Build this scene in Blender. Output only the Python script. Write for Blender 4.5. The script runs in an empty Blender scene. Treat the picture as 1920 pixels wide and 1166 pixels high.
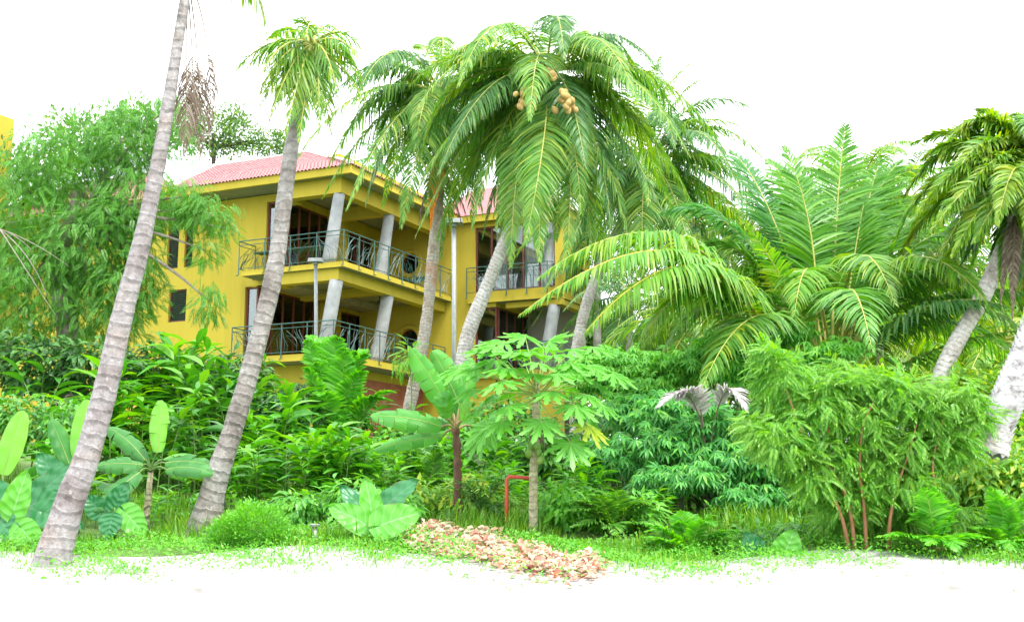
import bpy, math, random
import numpy as np
from mathutils import Matrix, Vector
random.seed(7); rng = np.random.default_rng(11)
sc = bpy.context.scene; col = sc.collection
# ------------------------------------------------------------------ camera, sky, sun, exposure
F = 2142.0; CX, CY, HOR = 960.0, 583.0, 930.0
PITCH = math.atan((HOR - CY) / F); EYE = 1.6
cd = bpy.data.cameras.new('camera'); co = bpy.data.objects.new('camera', cd); col.objects.link(co)
cd.sensor_width = 36; cd.lens = 36 * F / 1920; cd.clip_end = 3000; cd.clip_start = .1
co.location = (0, 0, EYE); co.rotation_euler = (math.pi / 2 + PITCH, 0, 0); sc.camera = co
SUN_EL, SUN_AZ = math.radians(62), math.radians(140)     # azimuth clockwise from +Y
w = bpy.data.worlds.new("World"); sc.world = w; w.use_nodes = True
nt = w.node_tree; nt.nodes.clear()
out = nt.nodes.new('ShaderNodeOutputWorld'); bg = nt.nodes.new('ShaderNodeBackground')
sky = nt.nodes.new('ShaderNodeTexSky'); sky.sky_type = 'NISHITA'; sky.sun_disc = False
sky.sun_elevation = SUN_EL; sky.sun_rotation = SUN_AZ; sky.air_density = 1.0; sky.dust_density = 2.5
mix = nt.nodes.new('ShaderNodeMix'); mix.data_type = 'RGBA'
tc = nt.nodes.new('ShaderNodeTexCoord'); no = nt.nodes.new('ShaderNodeTexNoise'); no.inputs['Scale'].default_value = 1.6
no.inputs['Detail'].default_value = 5; no.inputs['Roughness'].default_value = .45
mr = nt.nodes.new('ShaderNodeMapRange'); mr.inputs['From Min'].default_value = .3; mr.inputs['From Max'].default_value = .7
mr.inputs['To Min'].default_value = .74; mr.inputs['To Max'].default_value = .97
nt.links.new(tc.outputs['Generated'], no.inputs['Vector']); nt.links.new(no.outputs['Fac'], mr.inputs['Value'])
nt.links.new(mr.outputs['Result'], mix.inputs['Factor'])
nt.links.new(sky.outputs['Color'], mix.inputs['A']); mix.inputs['B'].default_value = (7.6, 7.8, 8.0, 1)   # bright overcast cloud
nt.links.new(mix.outputs['Result'], bg.inputs['Color']); bg.inputs['Strength'].default_value = .13
nt.links.new(bg.outputs[0], out.inputs[0])
sd = bpy.data.lights.new('sun', 'SUN'); so = bpy.data.objects.new('sun', sd); col.objects.link(so)
sd.energy = 1.5; sd.angle = math.radians(12); sd.color = (1, .96, .88)
sdir = Vector((math.sin(SUN_AZ) * math.cos(SUN_EL), math.cos(SUN_AZ) * math.cos(SUN_EL), math.sin(SUN_EL)))
so.rotation_euler = sdir.to_track_quat('Z', 'Y').to_euler()
sc.view_settings.view_transform = 'Standard'; sc.view_settings.look = 'None'
sc.view_settings.exposure = 1.9; sc.view_settings.gamma = 1; sc.view_settings.use_curve_mapping = False
sc.render.engine = 'CYCLES'
sc.cycles.max_bounces = 8; sc.cycles.diffuse_bounces = 3; sc.cycles.transmission_bounces = 6; sc.cycles.transparent_max_bounces = 8

# ------------------------------------------------------------------ placing helpers
cp, sp = math.cos(PITCH), math.sin(PITCH)
def P(x, y, Y):
    """the world point at depth Y seen at photo position x, y"""
    X = (x - CX) / F; Z = (CY - y) / F
    ry = cp - Z * sp; rz = sp + Z * cp
    t = Y / ry
    return np.array([X * t, Y, EYE + rz * t])
GY = [-40, 8, 10, 12, 15, 20, 30, 39, 60, 120, 400, 1500]
GZ = [-1.9, -1.55, -1.25, -.85, -.5, -.1, 1.0, 1.8, 2.6, 3.5, 5, 8]
def gz(X, Y):
    r = float(np.interp(Y, GY, GZ))
    b = .05 * math.sin(X * 1.3 + Y * .7) + .04 * math.sin(X * .6 - Y * 1.1)
    return EYE + r + b * (.15 + .85 * min(1, max(0, (Y - 11.5) / 3)))
def gp(x, Y):
    X = P(x, 930, Y)[0]
    return np.array([X, Y, gz(X, Y)])
def nrm(a):
    a = np.asarray(a, float); return a / (np.linalg.norm(a, axis=-1, keepdims=True) + 1e-9)

# ------------------------------------------------------------------ mesh helpers
def mesh_np(name, V, faces, uv=None, smooth=False, midx=None):
    """faces: list of (m,k) int arrays; uv: per-vertex (n,2)"""
    me = bpy.data.meshes.new(name)
    V = np.asarray(V, np.float32).reshape(-1, 3)
    faces = [np.asarray(f, np.int32) for f in faces if len(f)]
    loops = np.concatenate([f.ravel() for f in faces])
    tot = np.concatenate([np.full(len(f), f.shape[1], np.int32) for f in faces])
    me.vertices.add(len(V)); me.vertices.foreach_set('co', V.ravel())
    me.loops.add(len(loops)); me.loops.foreach_set('vertex_index', loops)
    me.polygons.add(len(tot))
    st = np.concatenate([[0], np.cumsum(tot)[:-1]]).astype(np.int32)
    me.polygons.foreach_set('loop_start', st); me.polygons.foreach_set('loop_total', tot)
    me.polygons.foreach_set('use_smooth', np.full(len(tot), bool(smooth)))
    if midx is not None: me.polygons.foreach_set('material_index', np.asarray(midx, np.int32))
    if uv is not None:
        l = me.uv_layers.new(name='uv'); l.data.foreach_set('uv', np.asarray(uv, np.float32)[loops].ravel())
    me.update(calc_edges=True)
    return me
def put(name, me, mats=None, parent=None, loc=None):
    o = bpy.data.objects.new(name, me); col.objects.link(o)
    if mats is not None and len(me.materials) == 0:
        for m in (mats if isinstance(mats, (list, tuple)) else [mats]): me.materials.append(m)
    if loc is not None: o.location = loc
    if parent is not None:
        o.parent = parent
        pw = Vector((0, 0, 0)); q = parent
        M = world_of(parent); o.matrix_parent_inverse = M.inverted()
    return o
WM = {}
def world_of(o):
    if o.name in WM: return WM[o.name]
    M = Matrix.Translation(o.location) if o.parent is None else Matrix.Translation(o.location)
    return M
def tag(o, label=None, cat=None, group=None, kind=None):
    if label: o['label'] = label
    if cat: o['category'] = cat
    if group: o['group'] = group
    if kind: o['kind'] = kind
    return o
def thing(name, loc, label, cat, group=None):
    o = bpy.data.objects.new(name, None); col.objects.link(o); o.location = tuple(map(float, loc)); o.empty_display_size = .3
    return tag(o, label, cat, group)
class MB:
    def __init__(s): s.V = []; s.F = {}; s.U = []; s.n = 0
    def add(s, V, Fs, U=None):
        V = np.asarray(V, float).reshape(-1, 3)
        for f in Fs:
            s.F.setdefault(len(f), []).append([i + s.n for i in f])
        s.V.append(V); s.U.append(np.zeros((len(V), 2)) if U is None else np.asarray(U, float)); s.n += len(V)
    def addnp(s, V, Fa, U=None):
        V = np.asarray(V, float).reshape(-1, 3); Fa = np.asarray(Fa) + s.n
        s.F.setdefault(Fa.shape[1], []).extend(Fa.tolist())
        s.V.append(V); s.U.append(np.zeros((len(V), 2)) if U is None else np.asarray(U, float)); s.n += len(V)
    def mesh(s, name, smooth=False):
        return mesh_np(name, np.concatenate(s.V), [np.array(v) for v in s.F.values()], np.concatenate(s.U), smooth)
    def build(s, name, mat, parent=None, smooth=False):
        return put(name, s.mesh(name, smooth), mat, parent)
    def hexa(s, c):   # 8 corners: bottom 4 ccw, top 4 ccw
        s.add(c, [(3, 2, 1, 0), (4, 5, 6, 7), (0, 1, 5, 4), (1, 2, 6, 5), (2, 3, 7, 6), (3, 0, 4, 7)])
    def tube(s, pts, r, n=6, cap=True, vv=None):
        V, Fa, U = tube_np(pts, r, n); s.addnp(V, Fa, U)
        if cap:
            s.F.setdefault(n, []).append([s.n - n + i for i in range(n)]); s.F[n].append([s.n - len(V) + n - 1 - i for i in range(n)])
def frames(T, hint=None):
    T = nrm(T); h = np.array([0, 0, 1.]) if hint is None else np.asarray(hint, float)
    out_s = []; s = np.cross(T[0], h)
    if np.linalg.norm(s) < .05: s = np.cross(T[0], [1, 0, 0.])
    s = nrm(s)
    for t in T:
        s = s - np.dot(s, t) * t; s = nrm(s); out_s.append(s)
    S = np.array(out_s); return S, np.cross(S, T)
def tube_np(pts, r, n=6):
    pts = np.asarray(pts, float); m = len(pts); r = np.broadcast_to(np.asarray(r, float), (m,)) if np.ndim(r) < 2 else r
    T = np.gradient(pts, axis=0); S, N = frames(T)
    a = np.arange(n) / n * 2 * math.pi
    rr = r[:, None] if r.ndim == 1 else r
    V = pts[:, None] + (np.cos(a)[None, :, None] * S[:, None] + np.sin(a)[None, :, None] * N[:, None]) * rr[:, :, None]
    i = np.arange(m - 1)[:, None] * n; j = np.arange(n)[None]; k = (j + 1) % n
    Fa = np.stack([i + j, i + k, i + n + k, i + n + j], -1).reshape(-1, 4)
    L = np.concatenate([[0], np.cumsum(np.linalg.norm(np.diff(pts, axis=0), axis=1))])
    U = np.stack([np.broadcast_to(a / (2 * math.pi), (m, n)), np.broadcast_to(L[:, None], (m, n))], -1).reshape(-1, 2)
    return V.reshape(-1, 3), Fa, U
def spline(pts, n):
    """catmull-rom through rows of pts (any number of columns)"""
    p = np.asarray(pts, float); p = np.vstack([2 * p[0] - p[1], p, 2 * p[-1] - p[-2]])
    m = len(p) - 3; t = np.linspace(0, m - 1e-6, n); i = t.astype(int); f = (t - i)[:, None]
    a, b, c, d = p[i], p[i + 1], p[i + 2], p[i + 3]
    return .5 * (2 * b + (c - a) * f + (2 * a - 5 * b + 4 * c - d) * f ** 2 + (3 * b - a - 3 * c + d) * f ** 3)
def scatter(tv, tf, R, T, tuv=None):
    """copies of a template (tv, tf) at R (N,3,3) columns = axes*scale, T (N,3)"""
    tv = np.asarray(tv, float); N = len(T)
    V = np.einsum('nij,vj->nvi', R, tv) + T[:, None]
    off = (np.arange(N) * len(tv))[:, None, None]
    Fs = [(np.asarray(f)[None] + off).reshape(-1, np.asarray(f).shape[1]) for f in tf]
    U = None if tuv is None else np.tile(np.asarray(tuv, float), (N, 1))
    return V.reshape(-1, 3), Fs, U
def rot_frames(d, n, scale):
    """columns: x side, y along d, z normal"""
    y = nrm(d); x = nrm(np.cross(y, n)); z = np.cross(x, y)
    return np.stack([x, y, z], -1) * np.asarray(scale, float).reshape(-1, 1, 1)
def rdir(N): return nrm(rng.normal(size=(N, 3)))

# ------------------------------------------------------------------ materials
def mat_new(name):
    m = bpy.data.materials.new(name); m.use_nodes = True; n = m.node_tree; n.nodes.clear()
    o = n.nodes.new('ShaderNodeOutputMaterial'); return m, n, o
def N(n, typ, **kw):
    q = n.nodes.new(typ)
    for k, v in kw.items():
        if k in q.inputs: q.inputs[k].default_value = v
        else: setattr(q, k, v)
    return q
def ramp(n, pts, src):
    r = n.nodes.new('ShaderNodeValToRGB'); e = r.color_ramp.elements
    while len(e) > 1: e.remove(e[0])
    e[0].position = pts[0][0]; e[0].color = (*pts[0][1], 1)
    for p, c in pts[1:]:
        k = e.new(p); k.color = (*c, 1)
    n.links.new(src, r.inputs[0]); return r
def leaf_mat(name, cols, transl=.45, rough=.42, patch=None, patch_amt=.5, vein=None, veinscale=14, scale=1.2):
    """foliage: colour varies leaf by leaf; optional yellow patches; optional midrib and side veins along the UVs"""
    m, n, o = mat_new(name); L = n.links.new
    if not any(k in name for k in ('dead', 'orange', 'coral')): cols = [(a, (min(.6, c[0] * 1.45 + .006), min(.55, c[1] * 1.45), c[2] * 1.15)) for a, c in cols]
    g = N(n, 'ShaderNodeNewGeometry'); r = ramp(n, cols, g.outputs['Random Per Island'])
    c = r.outputs[0]
    if patch:
        tc = N(n, 'ShaderNodeTexCoord'); no = N(n, 'ShaderNodeTexNoise', Scale=scale, Detail=3.0); L(tc.outputs['Object'], no.inputs['Vector'])
        mp = N(n, 'ShaderNodeMapRange'); mp.inputs[1].default_value = .5; mp.inputs[2].default_value = .72; mp.inputs[4].default_value = patch_amt
        L(no.outputs[0], mp.inputs[0])
        mx = N(n, 'ShaderNodeMix', data_type='RGBA'); L(mp.outputs[0], mx.inputs[0]); L(c, mx.inputs[6]); mx.inputs[7].default_value = (*patch, 1); c = mx.outputs[2]
    bumpsrc = None
    if vein:
        uv = N(n, 'ShaderNodeUVMap'); sx = N(n, 'ShaderNodeSeparateXYZ'); L(uv.outputs[0], sx.inputs[0])
        ab = N(n, 'ShaderNodeMath', operation='ABSOLUTE'); L(sx.outputs[0], ab.inputs[0])
        mid = N(n, 'ShaderNodeMapRange'); mid.inputs[1].default_value = .02; mid.inputs[2].default_value = .06; mid.inputs[3].default_value = 1; mid.inputs[4].default_value = 0
        L(ab.outputs[0], mid.inputs[0])
        m1 = N(n, 'ShaderNodeMath', operation='MULTIPLY_ADD'); L(ab.outputs[0], m1.inputs[0]); m1.inputs[1].default_value = -.35; L(sx.outputs[1], m1.inputs[2])
        m2 = N(n, 'ShaderNodeMath', operation='MULTIPLY'); L(m1.outputs[0], m2.inputs[0]); m2.inputs[1].default_value = veinscale * 6.283
        m3 = N(n, 'ShaderNodeMath', operation='SINE'); L(m2.outputs[0], m3.inputs[0])
        vm = N(n, 'ShaderNodeMapRange'); vm.inputs[1].default_value = .8; vm.inputs[2].default_value = 1; vm.inputs[4].default_value = .45; L(m3.outputs[0], vm.inputs[0])
        mxv = N(n, 'ShaderNodeMath', operation='MAXIMUM'); L(mid.outputs[0], mxv.inputs[0]); L(vm.outputs[0], mxv.inputs[1])
        mx = N(n, 'ShaderNodeMix', data_type='RGBA'); L(mxv.outputs[0], mx.inputs[0]); L(c, mx.inputs[6]); mx.inputs[7].default_value = (*vein, 1); c = mx.outputs[2]
        bumpsrc = m3.outputs[0]
    if vein and veinscale > 1:
        tcb = N(n, 'ShaderNodeTexCoord'); nb = N(n, 'ShaderNodeTexNoise', Scale=5., Detail=6.); L(tcb.outputs['Object'], nb.inputs['Vector'])
        eb = N(n, 'ShaderNodeMath', operation='MULTIPLY_ADD'); L(nb.outputs[0], eb.inputs[0]); eb.inputs[1].default_value = .55; L(ab.outputs[0], eb.inputs[2])
        em = N(n, 'ShaderNodeMapRange'); em.inputs[1].default_value = 1.24; em.inputs[2].default_value = 1.34; em.inputs[4].default_value = .85; L(eb.outputs[0], em.inputs[0])
        mxb = N(n, 'ShaderNodeMix', data_type='RGBA'); L(em.outputs[0], mxb.inputs[0]); L(c, mxb.inputs[6]); mxb.inputs[7].default_value = (.22, .15, .05, 1); c = mxb.outputs[2]
    b = N(n, 'ShaderNodeBsdfPrincipled', Roughness=rough); L(c, b.inputs['Base Color']); b.inputs['Specular IOR Level'].default_value = .45
    t = N(n, 'ShaderNodeBsdfTranslucent')
    hs = N(n, 'ShaderNodeHueSaturation', Saturation=1.15, Value=1.25); hs.inputs['Hue'].default_value = .485
    L(c, hs.inputs['Color']); L(hs.outputs[0], t.inputs[0])
    if bumpsrc is not None:
        bp = N(n, 'ShaderNodeBump', Strength=.35, Distance=.01); L(bumpsrc, bp.inputs['Height']); L(bp.outputs[0], b.inputs['Normal'])
    ms = N(n, 'ShaderNodeMixShader', Fac=transl); L(b.outputs[0], ms.inputs[1]); L(t.outputs[0], ms.inputs[2]); L(ms.outputs[0], o.inputs[0])
    return m
def rough_mat(name, cols, scale=4., rough=.8, bump=.3, dist=.02, detail=6., stretch=(1, 1, 1), metal=0., spec=.3):
    m, n, o = mat_new(name); L = n.links.new
    tc = N(n, 'ShaderNodeTexCoord'); mp = N(n, 'ShaderNodeMapping'); mp.inputs['Scale'].default_value = stretch
    L(tc.outputs['Object'], mp.inputs[0]); no = N(n, 'ShaderNodeTexNoise', Scale=scale, Detail=detail, Roughness=.6); L(mp.outputs[0], no.inputs['Vector'])
    r = ramp(n, cols, no.outputs[0]); b = N(n, 'ShaderNodeBsdfPrincipled', Roughness=rough, Metallic=metal); b.inputs['Specular IOR Level'].default_value = spec
    L(r.outputs[0], b.inputs['Base Color'])
    if bump:
        bp = N(n, 'ShaderNodeBump', Strength=bump, Distance=dist); L(no.outputs[0], bp.inputs['Height']); L(bp.outputs[0], b.inputs['Normal'])
    L(b.outputs[0], o.inputs[0]); return m
def trunk_mat(name, base, dark, light, ring=9., warm=None):
    """palm bark: narrow leaf-scar rings along UV.y in metres, lichen patches, fine vertical cracks"""
    m, n, o = mat_new(name); L = n.links.new
    uv = N(n, 'ShaderNodeUVMap'); tc = N(n, 'ShaderNodeTexCoord')
    n1 = N(n, 'ShaderNodeTexNoise', Scale=2.3, Detail=5.); L(tc.outputs['Object'], n1.inputs['Vector'])
    n2 = N(n, 'ShaderNodeTexNoise', Scale=16., Detail=8., Roughness=.7); L(tc.outputs['Object'], n2.inputs['Vector'])
    sx = N(n, 'ShaderNodeSeparateXYZ'); L(uv.outputs[0], sx.inputs[0])
    a = N(n, 'ShaderNodeMath', operation='MULTIPLY_ADD'); L(n1.outputs[0], a.inputs[0]); a.inputs[1].default_value = .3; L(sx.outputs[1], a.inputs[2])
    a2 = N(n, 'ShaderNodeMath', operation='MULTIPLY'); L(a.outputs[0], a2.inputs[0]); a2.inputs[1].default_value = ring
    fr = N(n, 'ShaderNodeMath', operation='FRACT'); L(a2.outputs[0], fr.inputs[0])
    rg = ramp(n, [(0, (0, 0, 0)), (.6, (0, 0, 0)), (.9, (1, 1, 1)), (.95, (.2, .2, .2)), (1, (0, 0, 0))], fr.outputs[0])
    pat = ramp(n, [(.28, dark), (.45, base), (.62, light)] if warm is None else [(.28, dark), (.42, base), (.55, light), (.68, warm)], n1.outputs[0])
    fine = ramp(n, [(.3, (.5, .5, .5)), (.7, (1.15, 1.15, 1.15))], n2.outputs[0])
    mu = N(n, 'ShaderNodeMix', data_type='RGBA', blend_type='MULTIPLY'); mu.inputs[0].default_value = 1; L(pat.outputs[0], mu.inputs[6]); L(fine.outputs[0], mu.inputs[7])
    n3 = N(n, 'ShaderNodeTexNoise', Scale=7., Detail=10., Roughness=.75); L(tc.outputs['Object'], n3.inputs['Vector'])
    lc = N(n, 'ShaderNodeMapRange'); lc.inputs[1].default_value = .57; lc.inputs[2].default_value = .66; lc.inputs[4].default_value = .7; L(n3.outputs[0], lc.inputs[0])
    ml = N(n, 'ShaderNodeMix', data_type='RGBA'); L(lc.outputs[0], ml.inputs[0]); L(mu.outputs[2], ml.inputs[6]); ml.inputs[7].default_value = (*[min(.75, x * 1.35) for x in light], 1); mu = ml
    mk = N(n, 'ShaderNodeMath', operation='MULTIPLY'); L(rg.outputs[0], mk.inputs[0]); mk.inputs[1].default_value = .28 if 'smooth' not in name else .12
    mx = N(n, 'ShaderNodeMix', data_type='RGBA'); L(mk.outputs[0], mx.inputs[0]); L(mu.outputs[2], mx.inputs[6]); mx.inputs[7].default_value = (*[x * .55 for x in dark], 1)
    b = N(n, 'ShaderNodeBsdfPrincipled', Roughness=.85); L(mx.outputs[2], b.inputs['Base Color']); b.inputs['Specular IOR Level'].default_value = .2
    hh = N(n, 'ShaderNodeMath', operation='MULTIPLY_ADD'); L(rg.outputs[0], hh.inputs[0]); hh.inputs[1].default_value = -1.; L(n2.outputs[0], hh.inputs[2])
    bp = N(n, 'ShaderNodeBump', Strength=.6, Distance=.02); L(hh.outputs[0], bp.inputs['Height']); L(bp.outputs[0], b.inputs['Normal'])
    L(b.outputs[0], o.inputs[0]); return m
def G(*c): return c
M = {}
M['coco'] = leaf_mat('coconut_leaf', [(0, (.045, .14, .03)), (.5, (.08, .22, .04)), (.85, (.13, .27, .05)), (1, (.26, .30, .04))], patch=(.22, .24, .02), patch_amt=.35)
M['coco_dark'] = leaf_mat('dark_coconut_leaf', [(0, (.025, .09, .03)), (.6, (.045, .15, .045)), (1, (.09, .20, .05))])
M['coco_yellow'] = leaf_mat('yellow_green_palm_leaf', [(0, (.05, .15, .02)), (.6, (.09, .23, .025)), (1, (.20, .29, .03))], patch=(.42, .40, .02), patch_amt=.45, scale=1.8)
M['oil'] = leaf_mat('broad_palm_leaf', [(0, (.04, .15, .025)), (.6, (.065, .21, .03)), (1, (.11, .27, .04))], transl=.4)
M['oil_lit'] = leaf_mat('lit_palm_leaf', [(0, (.05, .19, .02)), (.6, (.09, .25, .03)), (1, (.18, .29, .03))], patch=(.3, .3, .02), patch_amt=.4)  # yellower copy of the broad palm leaf, sunlight put into its colour
M['areca'] = leaf_mat('bright_fan_leaf', [(0, (.05, .25, .02)), (.7, (.09, .34, .03)), (1, (.14, .38, .05))])
M['teal'] = leaf_mat('blue_green_leaf', [(0, (.035, .14, .045)), (1, (.07, .22, .07))])
M['rachis'] = rough_mat('frond_stalk', [(.3, (.26, .30, .06)), (.7, (.42, .40, .10))], 5, .5, 0)
M['rachis_orange'] = rough_mat('orange_stalk', [(.3, (.45, .28, .04)), (.7, (.5, .38, .07))], 5, .5, 0)
M['dead'] = leaf_mat('dead_frond', [(0, (.10, .07, .05)), (.6, (.19, .14, .10)), (1, (.30, .25, .20))], transl=.15, rough=.8)
M['dead_grey'] = leaf_mat('grey_dead_frond', [(0, (.40, .37, .37)), (1, (.62, .58, .58))], transl=.3, rough=.8)
M['orange'] = leaf_mat('orange_leaf', [(0, (.7, .22, .01)), (1, (.75, .34, .02))], transl=.4)
M['feather'] = leaf_mat('feathery_leaf', [(0, (.03, .13, .02)), (.6, (.055, .20, .03)), (1, (.11, .28, .03))], patch=(.09, .26, .03), scale=.8, patch_amt=.7)
M['backtree'] = leaf_mat('far_tree_leaf', [(0, (.04, .10, .03)), (.8, (.07, .17, .04)), (1, (.16, .26, .03))])
M['ginger'] = leaf_mat('ginger_leaf', [(0, (.03, .16, .02)), (.6, (.06, .25, .025)), (1, (.13, .33, .03))], transl=.4, vein=(.14, .34, .08), veinscale=0.01, rough=.35)
M['ginger_dark'] = leaf_mat('dark_ginger_leaf', [(0, (.025, .12, .02)), (.6, (.045, .19, .03)), (1, (.10, .26, .03))], transl=.35, vein=(.08, .24, .06), veinscale=0.01, rough=.35)
M['banana'] = leaf_mat('banana_leaf', [(0, (.04, .20, .035)), (1, (.07, .27, .05))], transl=.4, vein=(.13, .36, .09), veinscale=22, rough=.38)
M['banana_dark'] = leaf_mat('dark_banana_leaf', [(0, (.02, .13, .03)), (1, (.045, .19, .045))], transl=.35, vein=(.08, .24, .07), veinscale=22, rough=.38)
M['banana_pale'] = leaf_mat('young_banana_leaf', [(0, (.13, .36, .07)), (1, (.16, .40, .09))], transl=.5, vein=(.32, .5, .2), veinscale=16)  # paler banana leaf with lighter veins
M['taro'] = leaf_mat('elephant_ear_leaf', [(0, (.05, .24, .04)), (1, (.10, .32, .05))], transl=.4, vein=(.25, .48, .2), veinscale=5, rough=.35)
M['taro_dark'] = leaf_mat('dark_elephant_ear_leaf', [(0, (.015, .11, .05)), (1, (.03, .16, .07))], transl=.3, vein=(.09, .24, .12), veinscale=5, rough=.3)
M['papaya'] = leaf_mat('papaya_leaf', [(0, (.05, .22, .035)), (1, (.10, .32, .045))], transl=.4, vein=(.3, .45, .15), veinscale=.01)
M['papaya_yellow'] = leaf_mat('yellowing_papaya_leaf', [(0, (.18, .30, .03)), (1, (.28, .34, .03))], transl=.4)
M['cassava'] = leaf_mat('palmate_leaf', [(0, (.03, .17, .05)), (.5, (.055, .25, .06)), (.85, (.085, .31, .06)), (1, (.15, .34, .06))], transl=.4)
M['cassava_lit'] = leaf_mat('lit_palmate_leaf', [(0, (.06, .25, .04)), (.6, (.09, .32, .05)), (1, (.16, .38, .04))], transl=.4)  # brighter copy of the palmate leaf, lit look put into its colour
M['neem'] = leaf_mat('pinnate_leaf', [(0, (.045, .19, .025)), (.5, (.09, .27, .035)), (1, (.17, .33, .05))], transl=.5, patch=(.25, .46, .09), patch_amt=.7, scale=1.6)
M['shrub'] = leaf_mat('shrub_leaf', [(0, (.06, .20, .02)), (.6, (.12, .29, .03)), (1, (.32, .36, .03))], transl=.4)
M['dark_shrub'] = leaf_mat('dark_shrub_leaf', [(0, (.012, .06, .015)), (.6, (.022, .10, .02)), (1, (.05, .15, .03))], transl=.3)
M['fine'] = leaf_mat('fine_shrub_leaf', [(0, (.05, .22, .025)), (.7, (.09, .30, .03)), (1, (.14, .34, .05))], transl=.4)
M['grass'] = leaf_mat('grass_blade', [(0, (.04, .15, .015)), (.6, (.08, .24, .02)), (1, (.18, .30, .03))], transl=.4)
M['coleus'] = leaf_mat('coral_leaf', [(0, (.36, .10, .06)), (.25, (.50, .26, .18)), (.5, (.60, .44, .34)), (.75, (.58, .52, .40)), (1, (.16, .30, .08))], transl=.35)
M['stem'] = rough_mat('green_stem', [(.3, (.06, .14, .03)), (.7, (.14, .22, .05))], 6, .6, 0)
M['petiole'] = rough_mat('pale_leaf_stalk', [(.3, (.20, .30, .07)), (.7, (.30, .36, .10))], 5, .5, 0)
M['stem_red'] = rough_mat('reddish_twig', [(.3, (.25, .10, .05)), (.7, (.38, .20, .10))], 6, .7, 0)
M['branch'] = rough_mat('grey_branch', [(.3, (.16, .13, .10)), (.7, (.32, .28, .24))], 8, .9, .3)
M['darkbark'] = rough_mat('dark_bark', [(.3, (.03, .022, .018)), (.7, (.12, .10, .085))], 9, .9, .6)
M['bark_a'] = trunk_mat('smooth_grey_palm_bark', (.25, .22, .215), (.15, .125, .12), (.33, .31, .31), 8, (.29, .245, .225))
M['bark_b'] = trunk_mat('grey_palm_bark', (.25, .225, .205), (.13, .11, .10), (.33, .315, .30), 7)
M['bark_c'] = trunk_mat('pinkish_palm_bark', (.50, .42, .35), (.34, .28, .24), (.56, .51, .46), 14, (.55, .34, .25))
M['bark_d'] = trunk_mat('pale_palm_bark', (.55, .50, .47), (.32, .28, .25), (.66, .63, .60), 12)
M['scar'] = rough_mat('whitish_leaf_scar', [(.35, (.22, .19, .19)), (.5, (.55, .53, .54)), (.7, (.68, .66, .68))], 9, .85, .4)
M['papaya_bark'] = trunk_mat('papaya_bark', (.42, .38, .24), (.28, .25, .15), (.5, .46, .32), 12)
M['banana_bark'] = rough_mat('dark_banana_stem', [(.3, (.04, .022, .016)), (.55, (.15, .07, .045)), (.75, (.26, .18, .10))], 7, .7, .6, stretch=(1, 1, .25))
M['banana_stalk'] = rough_mat('banana_leaf_stalk', [(.3, (.28, .14, .09)), (.7, (.22, .28, .08))], 3, .5, 0)
M['nut'] = rough_mat('coconut_husk', [(.3, (.32, .20, .06)), (.7, (.46, .32, .11))], 5, .5, .1)
M['nut_green'] = rough_mat('green_fruit', [(.3, (.10, .22, .04)), (.7, (.20, .30, .06))], 5, .4, 0)
M['yellow'] = rough_mat('yellow_wall_paint', [(.22, (.29, .23, .027)), (.38, (.39, .31, .03)), (.7, (.44, .35, .035))], 1.6, .8, .08, .01, 12, (1.6, 1.6, .22))
M['soffit'] = rough_mat('grey_soffit_paint', [(.3, (.20, .21, .20)), (.7, (.25, .26, .25))], 2, .85, .05)
M['concrete'] = rough_mat('column_concrete', [(.25, (.20, .21, .22)), (.5, (.29, .30, .31)), (.75, (.38, .39, .40))], 2.5, .8, .15, .01, 9)
M['timber'] = rough_mat('red_brown_timber', [(.3, (.09, .022, .014)), (.7, (.16, .04, .025))], 5, .5, .1, stretch=(4, 4, .5))
M['iron'] = rough_mat('dark_green_iron', [(.3, (.022, .075, .065)), (.7, (.035, .11, .095))], 9, .45, 0, spec=.5)
M['louver'] = rough_mat('dark_louver', [(.3, (.012, .03, .015)), (.7, (.03, .055, .03))], 6, .5, 0)
M['curtain'] = rough_mat('grey_curtain', [(.3, (.42, .42, .42)), (.7, (.55, .55, .55))], 3, .9, .2, stretch=(8, 8, .2))
M['room'] = rough_mat('room_plaster', [(.3, (.30, .29, .27)), (.7, (.36, .35, .33))], 2, .9, 0)
M['tile'] = None
M['steel'] = rough_mat('galvanised_post', [(.3, (.22, .24, .24)), (.7, (.32, .34, .34))], 8, .45, .05, metal=.3)
M['redpipe'] = rough_mat('red_painted_pipe', [(.3, (.45, .06, .04)), (.7, (.55, .09, .06))], 9, .5, .1)
M['kerb'] = rough_mat('grey_kerb_concrete', [(.3, (.22, .22, .21)), (.7, (.36, .36, .35))], 6, .9, .3)
def tile_mat():
    m, n, o = mat_new('faded_clay_tile'); L = n.links.new
    oi = N(n, 'ShaderNodeNewGeometry'); r = ramp(n, [(0, (.25, .075, .08)), (.5, (.30, .11, .11)), (1, (.36, .16, .16))], oi.outputs['Random Per Island'])
    tc = N(n, 'ShaderNodeTexCoord'); no = N(n, 'ShaderNodeTexNoise', Scale=9., Detail=6.); L(tc.outputs['Object'], no.inputs['Vector'])
    f = ramp(n, [(.3, (.7, .7, .7)), (.7, (1.1, 1.1, 1.1))], no.outputs[0])
    mu = N(n, 'ShaderNodeMix', data_type='RGBA', blend_type='MULTIPLY'); mu.inputs[0].default_value = .6; L(r.outputs[0], mu.inputs[6]); L(f.outputs[0], mu.inputs[7])
    b = N(n, 'ShaderNodeBsdfPrincipled', Roughness=.6); L(mu.outputs[2], b.inputs['Base Color']); L(b.outputs[0], o.inputs[0]); return m
M['tile'] = tile_mat()
M['captile'] = rough_mat('pale_ridge_tile', [(.3, (.48, .42, .40)), (.7, (.62, .57, .55))], 6, .7, .2)
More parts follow.
